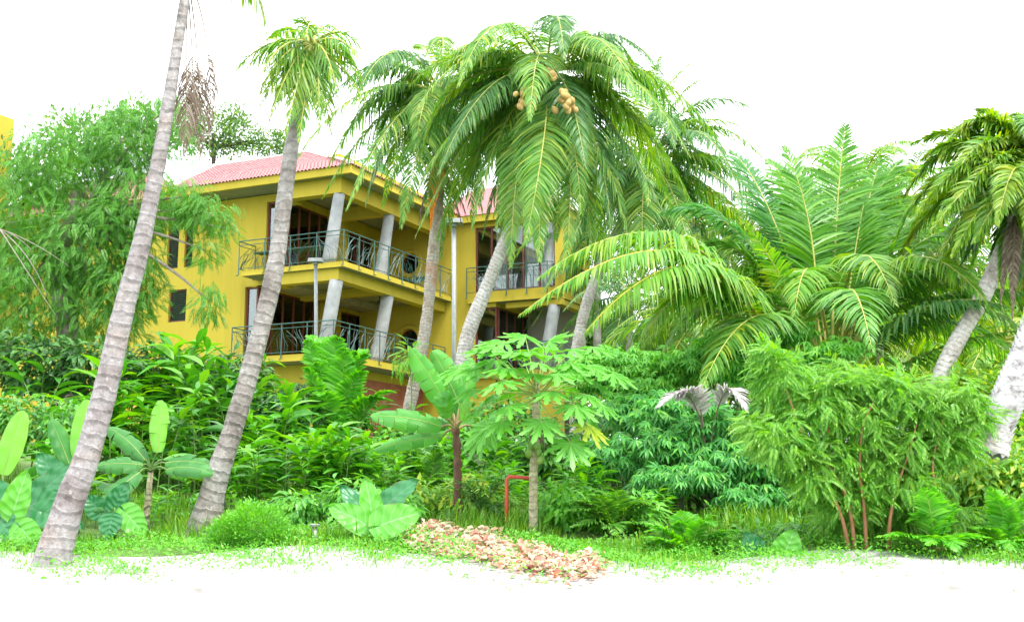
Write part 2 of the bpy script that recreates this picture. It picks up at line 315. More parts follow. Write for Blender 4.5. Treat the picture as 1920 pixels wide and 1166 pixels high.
def brick_mat():
    m, n, o = mat_new('terracotta_base_wall'); L = n.links.new
    no = N(n, 'ShaderNodeTexNoise', Scale=3., Detail=6.); tc = N(n, 'ShaderNodeTexCoord'); L(tc.outputs['Object'], no.inputs['Vector'])
    r = ramp(n, [(.3, (.26, .07, .04)), (.7, (.38, .13, .08))], no.outputs[0])
    b = N(n, 'ShaderNodeBsdfPrincipled', Roughness=.8); L(r.outputs[0], b.inputs['Base Color']); L(b.outputs[0], o.inputs[0]); return m
M['brick'] = brick_mat()
def glass_mat():
    m, n, o = mat_new('window_glass'); L = n.links.new
    fr = N(n, 'ShaderNodeFresnel', IOR=1.5); t = N(n, 'ShaderNodeBsdfTransparent'); t.inputs[0].default_value = (.86, .9, .88, 1)
    g = N(n, 'ShaderNodeBsdfGlossy', Roughness=.02); g.inputs[0].default_value = (.9, .95, .95, 1)
    mx = N(n, 'ShaderNodeMixShader'); a = N(n, 'ShaderNodeMath', operation='ADD'); a.inputs[1].default_value = .03; L(fr.outputs[0], a.inputs[0])
    L(a.outputs[0], mx.inputs[0]); L(t.outputs[0], mx.inputs[1]); L(g.outputs[0], mx.inputs[2]); L(mx.outputs[0], o.inputs[0]); return m
M['glass'] = glass_mat()

# ------------------------------------------------------------------ ground and path
def ground_mat():
    m, n, o = mat_new('garden_soil_and_grass'); L = n.links.new
    tc = N(n, 'ShaderNodeTexCoord'); no = N(n, 'ShaderNodeTexNoise', Scale=.9, Detail=6.); L(tc.outputs['Object'], no.inputs['Vector'])
    r = ramp(n, [(.3, (.07, .055, .03)), (.46, (.07, .12, .025)), (.7, (.10, .20, .03))], no.outputs[0])
    n2 = N(n, 'ShaderNodeTexNoise', Scale=30., Detail=6.); L(tc.outputs['Object'], n2.inputs['Vector'])
    b = N(n, 'ShaderNodeBsdfPrincipled', Roughness=.95); L(r.outputs[0], b.inputs['Base Color'])
    bp = N(n, 'ShaderNodeBump', Strength=.8, Distance=.05); L(n2.outputs[0], bp.inputs['Height']); L(bp.outputs[0], b.inputs['Normal'])
    L(b.outputs[0], o.inputs[0]); return m
def grid(xs, ys, dz=0., f=None):
    f = f or (lambda x, y: gz(x, y))
    V = np.array([[x, y, f(x, y) + dz] for y in ys for x in xs]); nx = len(xs)
    i = np.arange(len(ys) - 1)[:, None] * nx + np.arange(nx - 1)[None]
    return V, np.stack([i, i + 1, i + nx + 1, i + nx], -1).reshape(-1, 4)
ys = np.concatenate([np.arange(-30, 8, 4), np.arange(8, 18, .25), np.arange(18, 40, .5), np.arange(40, 120, 5), [150, 200, 300, 400, 700, 1400]])
xs = np.concatenate([[-900, -400, -200, -100, -60, -40], np.arange(-30, 30.1, .6), [40, 60, 100, 200, 400, 900]])
V, Fa = grid(xs, ys); g_ = put('ground', mesh_np('ground', V, [Fa], smooth=True), ground_mat()); tag(g_, kind='structure')
def path_edge(X):
    return 13.3 + .35 * math.sin(X * .55 + .5) + .14 * math.sin(X * 1.9) + (.7 * math.exp(-((X + 2.9) / 1.6) ** 2)) - .45 * math.exp(-((X - 1.5) / 1.6) ** 2)
px = np.arange(-22, 22.1, .25); nv = 26
Vp = np.array([[x, 3 + (path_edge(x) - 3) * t, 0] for t in np.linspace(0, 1, nv) ** .8 for x in px])
Vp[:, 2] = [gz(a, b) + .03 for a, b in Vp[:, :2]]
i = np.arange(nv - 1)[:, None] * len(px) + np.arange(len(px) - 1)[None]
Fp = np.stack([i, i + 1, i + len(px) + 1, i + len(px)], -1).reshape(-1, 4)
M['sand'] = rough_mat('fade_pale_sand', [(.25, (.16, .155, .14)), (.40, (.26, .255, .24)), (.55, (.34, .335, .325)), (.8, (.40, .395, .385))], 2.4, .95, .5, .04, 12)  # sand kept pale to imitate a white fade towards the bottom edge
tag(put('path', mesh_np('path', Vp, [Fp], smooth=True), M['sand']), kind='structure')

# ------------------------------------------------------------------ the yellow building
C0 = P(644.5, 489, 39.0); TH = math.radians(24.7)
vv = np.array([math.sin(TH), math.cos(TH)]); uu = np.array([-math.cos(TH), math.sin(TH)])
def L3(a, b, z):
    q = C0[:2] + a * uu + b * vv; return np.array([q[0], q[1], z])
Z2 = C0[2]; Z1 = 6.5; ZB = 3.2; ZE = 12.72   # upper and lower balcony floors, ground, eave
def bx(mb, a0, a1, b0, b1, z0, z1):
    if a0 > a1: a0, a1 = a1, a0
    # orientation: going a+ is left; keep outward normals
    c = [L3(a1, b0, z0), L3(a0, b0, z0), L3(a0, b1, z0), L3(a1, b1, z0), L3(a1, b0, z1), L3(a0, b0, z1), L3(a0, b1, z1), L3(a1, b1, z1)]
    mb.hexa(c)
bld = thing('apartment_building', L3(3, 4, ZB), 'yellow two-storey villa with balconies, tilted grey columns and pink tiled roof behind the palms', 'building')
def bpart(name, mb, mat, parent=None, smooth=False):
    o = put(name, mb.mesh(name, smooth), mat, None); par = parent or bld
    o.parent = par
    if parent is None: o.matrix_parent_inverse = Matrix.Translation(-bld.location)
    return o
def cells(p0, p1, z0, z1, ops):
    P_ = sorted({p0, p1, *[o[0] for o in ops], *[o[1] for o in ops]}); Z_ = sorted({z0, z1, *[o[2] for o in ops], *[o[3] for o in ops]})
    for zi in range(len(Z_) - 1):
        run = None
        for pi in range(len(P_) - 1):
            cx, cz = (P_[pi] + P_[pi + 1]) / 2, (Z_[zi] + Z_[zi + 1]) / 2
            hole = any(o[0] < cx < o[1] and o[2] < cz < o[3] for o in ops)
            if not hole: run = [P_[pi], P_[pi + 1]] if run is None else [run[0], P_[pi + 1]]
            if (hole or pi == len(P_) - 2) and run: yield run[0], run[1], Z_[zi], Z_[zi + 1]; run = None
def wallA(b, a0, a1, z0, z1, ops=(), th=.25, mat='yellow', name='wall'):
    mb = MB()
    for c in cells(a0, a1, z0, z1, ops): bx(mb, c[0], c[1], b, b + th, c[2], c[3])
    return bpart(name, mb, M[mat])
def wallB(a, b0, b1, z0, z1, ops=(), th=.25, mat='yellow', name='wall'):
    mb = MB()
    for c in cells(b0, b1, z0, z1, ops): bx(mb, a, a + th, c[0], c[1], c[2], c[3])
    return bpart(name, mb, M[mat])
def glazing(axis, k, p0, p1, z0, z1, nm, curtains=(), fr=.07, name='window', rec=.1, transom=False):
    """timber frame with mullions; axis 'A' lies in b=k, axis 'B' lies in a=k"""
    fb = MB()
    def bb(m, q0, q1, za, zb, d0, d1):
        if axis == 'A': bx(m, q0, q1, k + d0, k + d1, za, zb)
        else: bx(m, k + d0, k + d1, q0, q1, za, zb)
    bb(fb, p0, p1, z1 - fr, z1, rec, rec + .08); bb(fb, p0, p1, z0, z0 + fr, rec, rec + .08)
    st = [p0 + (p1 - p0) * i / nm for i in range(nm + 1)]
    for i, s in enumerate(st):
        w_ = fr if 0 < i < nm else fr; c = min(max(s, p0 + w_ / 2), p1 - w_ / 2)
        bb(fb, c - w_ / 2, c + w_ / 2, z0 + fr, z1 - fr, rec - .003, rec + .083)
    if transom: bb(fb, p0 + fr, p1 - fr, z1 - .62, z1 - .56, rec + .01, rec + .06)
    win = bpart(name, fb, M['timber'])
    for i in range(nm):
        pb = MB(); bb(pb, st[i] + fr / 2, st[i + 1] - fr / 2, z0 + fr, z1 - fr, rec + .035, rec + .045)
        o = put('pane', pb.mesh('pane'), M['glass']); o.parent = win
    for q0, q1 in curtains:
        n_ = 40; q = np.linspace(q0, q1, n_); d = rec + .2 + .05 * np.sin(np.arange(n_) * 1.9)
        Vc = []
        for z in (z0 + .02, z1 - .1):
            for qq, dd in zip(q, d): Vc.append(L3(qq, k + dd, z) if axis == 'A' else L3(k + dd, qq, z))
        i_ = np.arange(n_ - 1); o = put('curtain', mesh_np('curtain', Vc, [np.stack([i_, i_ + 1, i_ + 1 + n_, i_ + n_], -1)], smooth=True), M['curtain']); o.parent = win
    return win
def louver_window(b, a0, a1, z0, z1):
    fb = MB(); fr = .05
    bx(fb, a0, a1, b + .08, b + .14, z1 - fr, z1); bx(fb, a0, a1, b + .08, b + .14, z0, z0 + fr)
    bx(fb, a0, a0 + fr, b + .078, b + .142, z0 + fr, z1 - fr); bx(fb, a1 - fr, a1, b + .078, b + .142, z0 + fr, z1 - fr)
    win = bpart('louvered_window', fb, M['timber']); n_ = int((z1 - z0) / .085); mesh = None
    for i_ in range(n_):
        z = z0 + fr + (i_ + .5) * (z1 - z0 - 2 * fr) / n_
        c = [L3(a1 - fr, b + .08, z - .03), L3(a0 + fr, b + .08, z - .03), L3(a0 + fr, b + .14, z + .025), L3(a1 - fr, b + .14, z + .025)]
        c += [p + np.array([0, 0, .012]) for p in c]
        m_ = MB(); m_.hexa(c); o = put('slat', m_.mesh('slat'), M['louver']); o.parent = win
    return win
def round_window(b, ac, zc, r=.42, R=.62):
    n_ = 48; a = np.arange(n_) / n_ * 2 * math.pi
    # lined reveal with a raised outer trim
    prof = [(r, .22), (r, -.02), (r + .03, -.10), (R - .04, -.10), (R, -.05), (R, .02)]
    Vc = [L3(ac - rr * math.cos(t), b + d, zc + rr * math.sin(t)) for rr, d in prof for t in a]
    i_ = np.arange(len(prof) - 1)[:, None] * n_; j = np.arange(n_)[None]; k = (j + 1) % n_
    tr = put('round_window', mesh_np('round_window_trim', Vc, [np.stack([i_ + j, i_ + k, i_ + n_ + k, i_ + n_ + j], -1).reshape(-1, 4)], smooth=False), M['yellow'])
    tr.parent = bld; tr.matrix_parent_inverse = Matrix.Translation(-bld.location)
    Vg = [L3(ac - r * math.cos(t), b + .13, zc + r * math.sin(t)) for t in a]
    o = put('pane', mesh_np('pane', Vg, [np.arange(n_)[None]]), M['glass']); o.parent = tr
    fm = MB(); fm.tube([L3(ac - (r - .02) * math.cos(t), b + .11, zc + (r - .02) * math.sin(t)) for t in np.append(a, 0)], .025, 5, False)
    o = put('frame', fm.mesh('frame'), M['timber']); o.parent = tr
def wall_round(b, a0, a1, z0, z1, holes, ops=(), th=.22, r=.43):
    mb = MB(); sq = [(ac - .7, ac + .7, zc - .7, zc + .7) for ac, zc in holes]
    for c in cells(a0, a1, z0, z1, list(ops) + sq): bx(mb, c[0], c[1], b, b + th, c[2], c[3])
    n_ = 48
    for ac, zc in holes:
        V_ = []; t = np.arange(n_) / n_ * 2 * math.pi
        for d in (0, th):
            for tt in t:
                c_, s_ = math.cos(tt), math.sin(tt); m_ = max(abs(c_), abs(s_)); V_.append(L3(ac - .7 * c_ / m_, b + d, zc + .7 * s_ / m_))
            for tt in t: V_.append(L3(ac - r * math.cos(tt), b + d, zc + r * math.sin(tt)))
        Fs = []
        for i_ in range(n_):
            j = (i_ + 1) % n_; Fs += [(i_, j, n_ + j, n_ + i_), (2 * n_ + j, 2 * n_ + i_, 3 * n_ + i_, 3 * n_ + j), (n_ + i_, n_ + j, 3 * n_ + j, 3 * n_ + i_)]
        mb.add(V_, Fs)
    return bpart('wall', mb, M['yellow'])
WA = 1.0; WB = 8.1; TOP = 12.95
# left block, wall A
ZL = 12.75
wallA(WA, 4.12, 7.3, ZB, ZL, [(4.12, 4.98, 6.55, 9.32)])
wallA(WA, 7.3, 9.3, ZB, ZL, [(7.55, 7.95, 10.3, 12.45), (8.25, 8.8, 10.3, 12.45), (7.75, 8.6, 8.2, 9.45)])
wallA(WA, 9.3, 21, ZB, 13.0, [(10.4, 10.9, 11.9, 12.7), (11.4, 11.9, 11.9, 12.7), (13, 14, 9.9, 11.6), (16, 17, 9.9, 11.6)])
for a0_, a1_, z0_, z1_ in [(7.55, 7.95, 10.3, 12.45), (8.25, 8.8, 10.3, 12.45), (7.75, 8.6, 8.2, 9.45), (10.4, 10.9, 11.9, 12.7), (11.4, 11.9, 11.9, 12.7), (13, 14, 9.9, 11.6), (16, 17, 9.9, 11.6)]:
    louver_window(WA, a0_, a1_, z0_, z1_)
# parapet and small roof pieces of the left block
mb = MB(); bx(mb, 7.35, 8.4, -.35, 1.0, 12.6, 13.15); bx(mb, 9.3, 21, .9, 1.0, 12.8, 13.2); bpart('parapet', mb, M['yellow'])
mb = MB(); bx(mb, 17.6, 21, -2.2, 1.0, 10, 17.6); bpart('stair_tower', mb, M['yellow'])
# window pieces on wall A and the loggia glazing
glazing('A', WA, 3.3, 4.12, 9.78, 12.47, 1, curtains=(), transom=False)
glazing('B', 3.3, 1.3, 3.95, 9.78, 12.45, 4, curtains=[(2.35, 3.85)], name='sliding_door', rec=0)
glazing('A', WA, 4.45, 4.98, 6.6, 9.3, 1)
glazing('B', 4.45, 1.3, 4.75, 6.6, 9.28, 5, curtains=[(2.3, 2.7), (3.1, 3.7)], name='sliding_door', rec=0)
wallA(WA, 3.3, 4.12, 12.47, ZL); wallA(WA, 3.3, 4.12, 9.33, 9.78, th=.3); wallA(WA, 4.45, 4.98, 9.303, 9.34, th=.2)
mb = MB(); bx(mb, 4.12, 4.45, WA + .02, WA + .25, 9.32, 9.78); bpart('wall', mb, M['yellow'])
wallB(3.3, 3.95, WB, 9.5, ZL, [(5.35, 7.2, 9.78, 12.2)]); wallB(3.3, 1.02, 3.95, 12.45, ZL)
glazing('B', 3.3, 5.35, 7.2, 9.78, 12.2, 3, curtains=[(5.5, 6.4)], name='balcony_door')
wallB(4.45, 4.75, WB + .9, Z1 - .2, 9.35, [(6.7, 8.6, 6.6, 9.2)]); wallB(4.45, 1.02, 4.75, 9.28, 9.35)
glazing('B', 4.45, 6.7, 8.6, 6.6, 9.2, 3, curtains=[(6.9, 7.6)], name='balcony_door')
# projecting yellow pilasters beside the doors
mb = MB(); bx(mb, 2.95, 3.298, 4.25, 4.75, Z2, ZL - .1); bx(mb, 4.0, 4.448, 5.1, 5.6, Z1, 9.35); bpart('pilaster', mb, M['yellow'])
# round-window wall, wing 2
wall_round(WB, -2.3, 3.3, Z2 - .2, ZL + .1, [(2.0, 11.25)], [(-2.3, -1.05, 9.8, 12.5)])
wall_round(WB, -1.05, 4.45, ZB, Z2 - .2, [(2.0, 8.05)])
round_window(WB, 2.0, 11.25); round_window(WB, 2.0, 8.05)
glazing('A', WB, -4.6, -1.05, 9.8, 12.5, 5, curtains=[(-2.6, -1.9), (-4.4, -3.2)])
wallA(WB, -4.9, -2.3, 12.5, ZL + .1); wallA(WB, -4.9, -2.3, Z2 - .2, 9.8); wallA(WB, -4.9, -4.6, 9.8, 12.5)
glazing('A', WB, -2.0, -1.05, 6.6, 9.15, 1); glazing('B', -2.05, WB + .2, WB + 3.4, 6.6, 9.15, 4, curtains=[(9.4, 10.2)], name='sliding_door', rec=0)
wallA(WB, -2.0, -1.05, 9.15, 9.33); wallB(-2.05, WB + 3.4, 13.5, ZB, 9.35); wallB(-2.05, WB + .25, WB + 3.4, 9.15, 9.35)
wallA(WB, -2.0, -1.05, ZB, 6.6); wallB(-4.9, WB + .25, 11.2, Z2, ZL + .1)
# inner walls so rooms read as dark rooms
mb = MB(); bx(mb, 3.4, 20.5, 6.2, 6.4, 9.3, 12.7); bx(mb, 4.6, 20.5, 6.2, 6.4, ZB, 9.2); bx(mb, 7.1, 7.2, 1.3, 6.2, ZB, 12.7); bx(mb, -4.6, 4.3, 11.25, 11.4, ZB, 12.8); bx(mb, 2.9, 20.5, 13.5, 13.7, ZB, 12.8); bx(mb, 3.0, 3.1, 8.4, 13.4, ZB, 12.7)
bpart('inner_wall', mb, M['room'])
# floors / slabs with yellow fascia and grey soffit
def slab(pts, zt, th, name='balcony_slab', sof='soffit'):
    n_ = len(pts); V_ = [L3(a, b, zt) for a, b in pts] + [L3(a, b, zt - th) for a, b in pts]
    mb = MB(); mb.add(V_, [tuple(range(n_ - 1, -1, -1))] + [(i_, (i_ + 1) % n_, n_ + (i_ + 1) % n_, n_ + i_) for i_ in range(n_)])
    o = bpart(name, mb, M['yellow'])
    s_ = MB(); cen = np.mean(np.array(pts), 0)
    def ins(p): d = cen - np.array(p); return np.array(p) + d / np.linalg.norm(d) * .03
    q = [ins(p) for p in pts]
    s_.add([L3(a, b, zt - th - .002) for a, b in q] + [L3(a, b, zt - th + .03) for a, b in q], [tuple(range(n_)), tuple(range(2 * n_ - 1, n_ - 1, -1))])
    so_ = put('soffit', s_.mesh('soffit'), M[sof]); so_.parent = o
    return o
slab([(4.4, 0), (0, 0), (0, WB - .003), (3.297, WB - .003), (3.297, WA - .003), (4.4, WA - .003)], Z2, .19)
slab([(4.5, -.1), (.3, -.1), (.3, WB - .003), (4.44, WB - .003), (4.44, WA - .003), (4.5, WA - .003)], Z1, .24)
slab([(-.8, WB - .15), (-4.35, WB - .15), (-4.9, WB + .4), (-4.9, 11.2), (-2.06, 11.2), (-2.06, WB + .26), (-1.06, WB - .01), (-.8, WB - .01)], Z2 - .02, .34)
slab([(-.8, WB - .15), (-4.4, WB - .15), (-4.9, WB + .4), (-4.9, 11.2), (-2.06, 11.2), (-2.06, WB + .26), (-.8, WB - .01)], Z1, .24)
# indoor floors
mb = MB(); bx(mb, 3.31, 20.5, 1.27, 13.4, 9.36, 9.6); bx(mb, 4.71, 20.5, 1.26, 13.4, 6.3, 6.5); bx(mb, -1.8, 3.0, WB + .26, 13.5, 9.35, 9.6); bx(mb, -1.8, 3, WB + .26, 13.5, 6.3, 6.5); bx(mb, -4.6, -1.8, WB + .3, 13.5, 9.72, 9.75); bpart('floor', mb, M['room'])
mb = MB(); bx(mb, -.05, 20.5, .45, 13.5, 12.83, 12.9); bx(mb, -4.85, -.06, WB + .3, 11.5, 12.83, 12.9); bpart('ceiling', mb, M['room'])
# beams: under the upper slab (lower storey), under the eave (upper storey)
BZ0, BZ1 = 9.08, Z2 - .195
mb = MB(); bx(mb, .3, 3.2, .15, .55, BZ0, BZ1); bx(mb, 2.8, 3.199, .552, .998, BZ0 + .003, BZ1 - .003); bx(mb, .3, .7, .552, WB - .003, BZ0, BZ1); bpart('beam', mb, M['yellow'])
mb = MB(); bx(mb, .702, 4.44, 3.75, 4.05, BZ0 + .1, BZ1 - .01); bpart('beam', mb, M['yellow'])
mb = MB(); bx(mb, -2.4, -4.5, WB + .1, WB + .45, BZ0, 9.3); bx(mb, -4.5, -4.85, WB + .12, 11.1, BZ0, 9.3); bpart('beam', mb, M['yellow'])
UZ0, UZ1 = 12.2, 12.78
mb = MB(); bx(mb, .25, 2.9, .1, .5, UZ0, UZ1); bx(mb, 2.5, 2.899, .502, .998, UZ0 + .003, UZ1 - .003); bx(mb, .25, .65, .502, WB - .003, UZ0, UZ1); bpart('beam', mb, M['yellow'])
mb = MB(); bx(mb, .652, 3.29, 3.8, 4.1, UZ0 + .05, UZ1 - .02); bpart('beam', mb, M['yellow'])
# tilted concrete columns
def column(a0, b0, z0, a1, b1, z1, r0, r1):
    t = np.linspace(0, 1, 9)[:, None]; pts = L3(a0, b0, z0) * (1 - t) + L3(a1, b1, z1) * t
    m_ = MB(); m_.tube(pts, r0 + (r1 - r0) * t[:, 0], 20); return bpart('column', m_, M['concrete'], smooth=True)
column(.82, .28, Z2, .45, .3, UZ0 + .01, .25, .20)
column(.72, 3.6, Z2, .45, 3.75, UZ0 + .01, .25, .20)
column(.95, .3, Z1, .5, .33, BZ0 + .01, .25, .24)
column(.90, 3.7, Z1, .52, 3.85, BZ0 + .01, .25, .24)
column(-4.0, WB + .25, Z1, -4.45, WB + .3, BZ0 + .01, .25, .24); column(-4.1, WB + .3, Z2, -4.5, WB + .3, UZ0 + .3, .25, .22)
# base walls
mb = MB(); bx(mb, 1.3, 4.12, .9, 1.3, ZB - .6, 6.25); bpart('wall', mb, M['yellow'])
mb = MB(); bx(mb, 1.3, 1.6, 1.3, WB, ZB - .6, 5.95); bpart('base_wall', mb, M['brick'])
mb = MB(); bx(mb, 1.28, 1.62, 1.3, WB, 5.95, 6.25); bpart('wall', mb, M['yellow'])
mb = MB(); bx(mb, -4.8, -2.05, WB + .1, WB + .4, ZB - .6, 6.25); bpart('wall', mb, M['yellow'])
# fascia, eave soffit
EA = -.45; EB = -.35
mb = MB(); bx(mb, EA, 7.35, EB, EB + .12, ZE, ZE + .30); bx(mb, EA, EA + .12, EB + .122, WB + .3, ZE, ZE + .30); bx(mb, -4.95, EA - .002, WB - .35, WB - .23, ZE - .05, ZE + .25); bx(mb, -5.07, -4.952, WB - .35, 11.6, ZE - .05, ZE + .25); bpart('fascia', mb, M['yellow'])
mb = MB(); bx(mb, EA + .125, 7.3, EB + .125, WA - .005, ZE + .06, ZE + .09); bx(mb, EA + .125, .248, WA, WB, ZE + .06, ZE + .09); bx(mb, .25, 3.3, .5, WB, ZE + .062, ZE + .1); bx(mb, -4.9, EA, WB - .2, 11.5, ZE, ZE + .04); bpart('soffit', mb, M['soffit'])
# roof: hip deck plus individually laid tiles
RB, RZ = 5.7, 15.87; Z0r = ZE + .27
slope = (RZ - Z0r) / (RB - EB)
roofv = [L3(7.45, EB, Z0r), L3(EA, EB, Z0r), L3(EA + (RB - EB), RB, RZ), L3(10.6, RB, RZ), L3(EA, 2 * RB - EB, Z0r), L3(10.6, 2 * RB - EB, Z0r), L3(8.7, 1.5, Z0r + slope * (1.5 - EB))]
mb = MB(); mb.add(roofv, [(0, 1, 2, 3, 6), (1, 4, 2), (4, 5, 3, 2)]); roof = bpart('roof', mb, M['room'])
tw, tl = .158, .33
def tile_mesh():
    n_ = 6; x = np.linspace(0, 1, n_); z = .028 * np.sin(x * 2 * math.pi)
    V_ = []
    for y, dz in ((0, .04), (tl + .03, .012)):
        for th in (0, -.014):
            V_ += [[(xx - .5) * tw * 1.04, y, zz + dz + th + .02] for xx, zz in zip(x, z)]
    V_ = np.array(V_); Fs = []
    for i_ in range(n_ - 1): Fs += [(i_, i_ + 1, 2 * n_ + i_ + 1, 2 * n_ + i_), (n_ + i_, n_ + i_ + 1, i_ + 1, i_)]
    return V_, Fs
tV, tF = tile_mesh()
up = nrm(np.array([vv[0], vv[1], slope])); ax = np.array([-uu[0], -uu[1], 0.]); nr = nrm(np.cross(ax, up))
tm = MB(); tm.add(tV, tF); tm = tm.mesh('tile'); tm.materials.append(M['tile'])
spots = []
nrow = int(np.linalg.norm([RB - EB, RZ - Z0r]) / tl)
for r_ in range(nrow + 1):
    s = r_ * tl - .07; bb_ = EB + s * up[:2].dot(vv); zz = Z0r + s * up[2]
    aR = EA + max(0, (bb_ - EB)) + .02
    aL = 7.45 + max(0, bb_ - EB) * .68 if bb_ < 1.5 else min(10.6, 8.7 + (bb_ - 1.5) * .45)
    a = aL - tw / 2
    while a > aR: spots.append((L3(a, bb_, zz), a + bb_ * 1.)); a -= tw
spots.sort(key=lambda q: q[1])
Rm = Matrix(((ax[0], up[0], nr[0]), (ax[1], up[1], nr[1]), (ax[2], up[2], nr[2]))).to_4x4()
for p, _ in spots[:300]:
    o = bpy.data.objects.new('tile', tm); col.objects.link(o); o.parent = roof
    j = random.uniform(-.012, .012)
    o.matrix_local = Matrix.Translation(Vector(p) + Vector(up) * j) @ Rm
rest = np.array([p for p, _ in spots[300:]])
R_ = np.tile(np.stack([ax, up, nr], -1), (len(rest), 1, 1)); Vt, Ft, _ = scatter(tV, [np.array(tF)], R_, rest)
o = put('tiles', mesh_np('tiles', Vt, Ft), M['tile']); o.parent = roof; tag(o, kind='stuff')
# right hip slope tiles (short strip along the side eave) as one part
up2 = nrm(np.array([uu[0], uu[1], slope])); ax2 = np.array([-vv[0], -vv[1], 0.]) * -1; nr2 = nrm(np.cross(ax2, up2))
p2 = []
for r_ in range(9):
    s = r_ * tl - .07; aa = EA + s * up2[:2].dot(uu); zz = Z0r + s * up2[2]; b = max(EB, EB + (aa - EA)) + tw / 2
    while b < 2 * RB - EB - max(0, aa - EA): p2.append(L3(aa, b, zz)); b += tw
p2 = np.array(p2); R_ = np.tile(np.stack([ax2, up2, nr2], -1), (len(p2), 1, 1)); Vt, Ft, _ = scatter(tV, [np.array(tF)], R_, p2)
o = put('side_tiles', mesh_np('side_tiles', Vt, Ft), M['tile']); o.parent = roof; tag(o, kind='stuff')
# cap tiles along hip and ridge
def cap_line(p, q, n_, r=.11):
    d = (q - p) / n_
    for i_ in range(n_):
        a_ = np.linspace(0, math.pi, 7); T_ = nrm(d); S_ = nrm(np.cross(T_, [0, 0, 1])); U_ = np.cross(S_, T_)
        V_ = [p + d * (i_ + e * 1.08) + (S_ * math.cos(t) + U_ * math.sin(t)) * rr for e, rr in ((0, r * 1.12), (1, r * .95)) for t in a_]
        mb = MB(); mb.add(V_, [(k, k + 1, 8 + k, 7 + k) for k in range(6)] + [tuple(range(7))]); o = put('ridge_tile', mb.mesh('ridge_tile'), M['captile']); o.parent = roof
cap_line(L3(EA + .02, EB + .02, Z0r + .05), L3(EA + RB - EB, RB, RZ + .05), 25)
cap_line(L3(EA + RB - EB, RB, RZ + .04), L3(10.6, RB, RZ + .04), 16, .09)
cap_line(L3(10.6, RB, RZ + .03), L3(8.7, 1.5, Z0r + slope * (1.5 - EB) + .05), 14)
# parapet block behind the hip, second roofs
mb = MB(); bx(mb, 1.65, 2.2, 2.1, WB + 1, 13.1, 14.35); bpart('parapet', mb, M['yellow'])
for a0_, a1_, b0_, b1_, z0_, z1_ in [(-5.2, 1.6, WB - .4, 11.6, 12.95, 14.6), (9.35, 21, .8, 8, 13.2, 15.6)]:
    mb = MB(); am, bm = (a0_ + a1_) / 2, (b0_ + b1_) / 2; h = min(a1_ - a0_, b1_ - b0_) / 2
    tops = [L3(a1_ - h, bm, z1_), L3(a0_ + h, bm, z1_)] if (a1_ - a0_) >= (b1_ - b0_) else [L3(am, b0_ + h, z1_), L3(am, b1_ - h, z1_)]
    c = [L3(a1_, b0_, z0_), L3(a0_, b0_, z0_), L3(a0_, b1_, z0_), L3(a1_, b1_, z0_)]
    if (a1_ - a0_) >= (b1_ - b0_): mb.add(c + tops, [(0, 1, 5, 4), (1, 2, 5), (2, 3, 4, 5), (3, 0, 4)])
    else: mb.add(c + tops, [(0, 1, 4), (1, 2, 5, 4), (2, 3, 5), (3, 0, 4, 5)])
    bpart('roof', mb, M['tile'])
# iron railings with branching bars
def railing(pts, z, h=1.1, step=1.0, z_hook=.13):
    """pts: (a,b) corner list along the rail"""
    mb = MB(); P_ = [L3(a, b, 0) for a, b in pts]
    for zz, r in ((z + h, .022), (z + h - .16, .014), (z + .08, .014)):
        for p, q in zip(P_[:-1], P_[1:]): mb.tube([p + [0, 0, zz], q + [0, 0, zz]], r, 5)
    rl = bpart('balcony_railing', mb, M['iron'])
    for k, (p, q) in enumerate(zip(P_[:-1], P_[1:])):
        Ld = np.linalg.norm(q - p); n_ = max(1, round(Ld / step)); d = (q - p) / Ld
        for i_ in range(n_ + 1):
            if i_ == 0 and k > 0: continue
            s = p + (q - p) * i_ / n_; outw = np.cross(d, [0, 0, 1]) * .09
            mb = MB(); mb.tube([s + [0, 0, z + h], s + [0, 0, z - z_hook], s + outw + [0, 0, z - z_hook - .04]], .022, 5)
            o = put('post', mb.mesh('post'), M['iron']); o.parent = rl
        for i_ in range(n_):
            s = p + (q - p) * i_ / n_; wv = (q - p) / n_; W = np.linalg.norm(wv); mb = MB()
            lean = random.choice([-1, 1]); nb = 9
            for b_ in range(nb):
                x0 = (.5 + lean * -.35 + random.uniform(-.1, .1)) if b_ % 2 else random.uniform(.05, .95); y0 = .08 if b_ % 3 else random.uniform(.1, .6)
                x1 = min(.97, max(.03, x0 + lean * random.uniform(.1, .75))); y1 = random.uniform(.55, .94)
                t = np.linspace(0, 1, 7); xx = x0 + (x1 - x0) * (t ** 1.6); yy = y0 + (y1 - y0) * t; xx = xx + .05 * np.sin(t * math.pi * random.uniform(1, 2.2))
                xx = np.clip(xx, .02, .98)
                mb.tube([s + wv * a + np.array([0, 0, z + (h) * b]) + nrm(np.cross(wv, [0, 0, 1])) * .02 * math.sin(b * 5 + b_) for a, b in zip(xx, yy)], .008, 3, False)
            o = put('branching_bars', mb.mesh('branching_bars'), M['iron']); o.parent = rl
    return rl
railing([(4.5, .92), (4.5, -.03), (0.0, -.03), (-.03, WB - .05)], Z2)
railing([(4.6, .92), (4.6, -.13), (.27, -.13), (.27, WB - .05)], Z1)
railing([(-.78, WB - .2), (-4.35, WB - .2), (-4.93, WB + .4), (-4.93, 11.1)], Z2)
railing([(-.78, WB - .2), (-4.35, WB - .2), (-4.93, WB + .4), (-4.93, 11.1)], Z1)
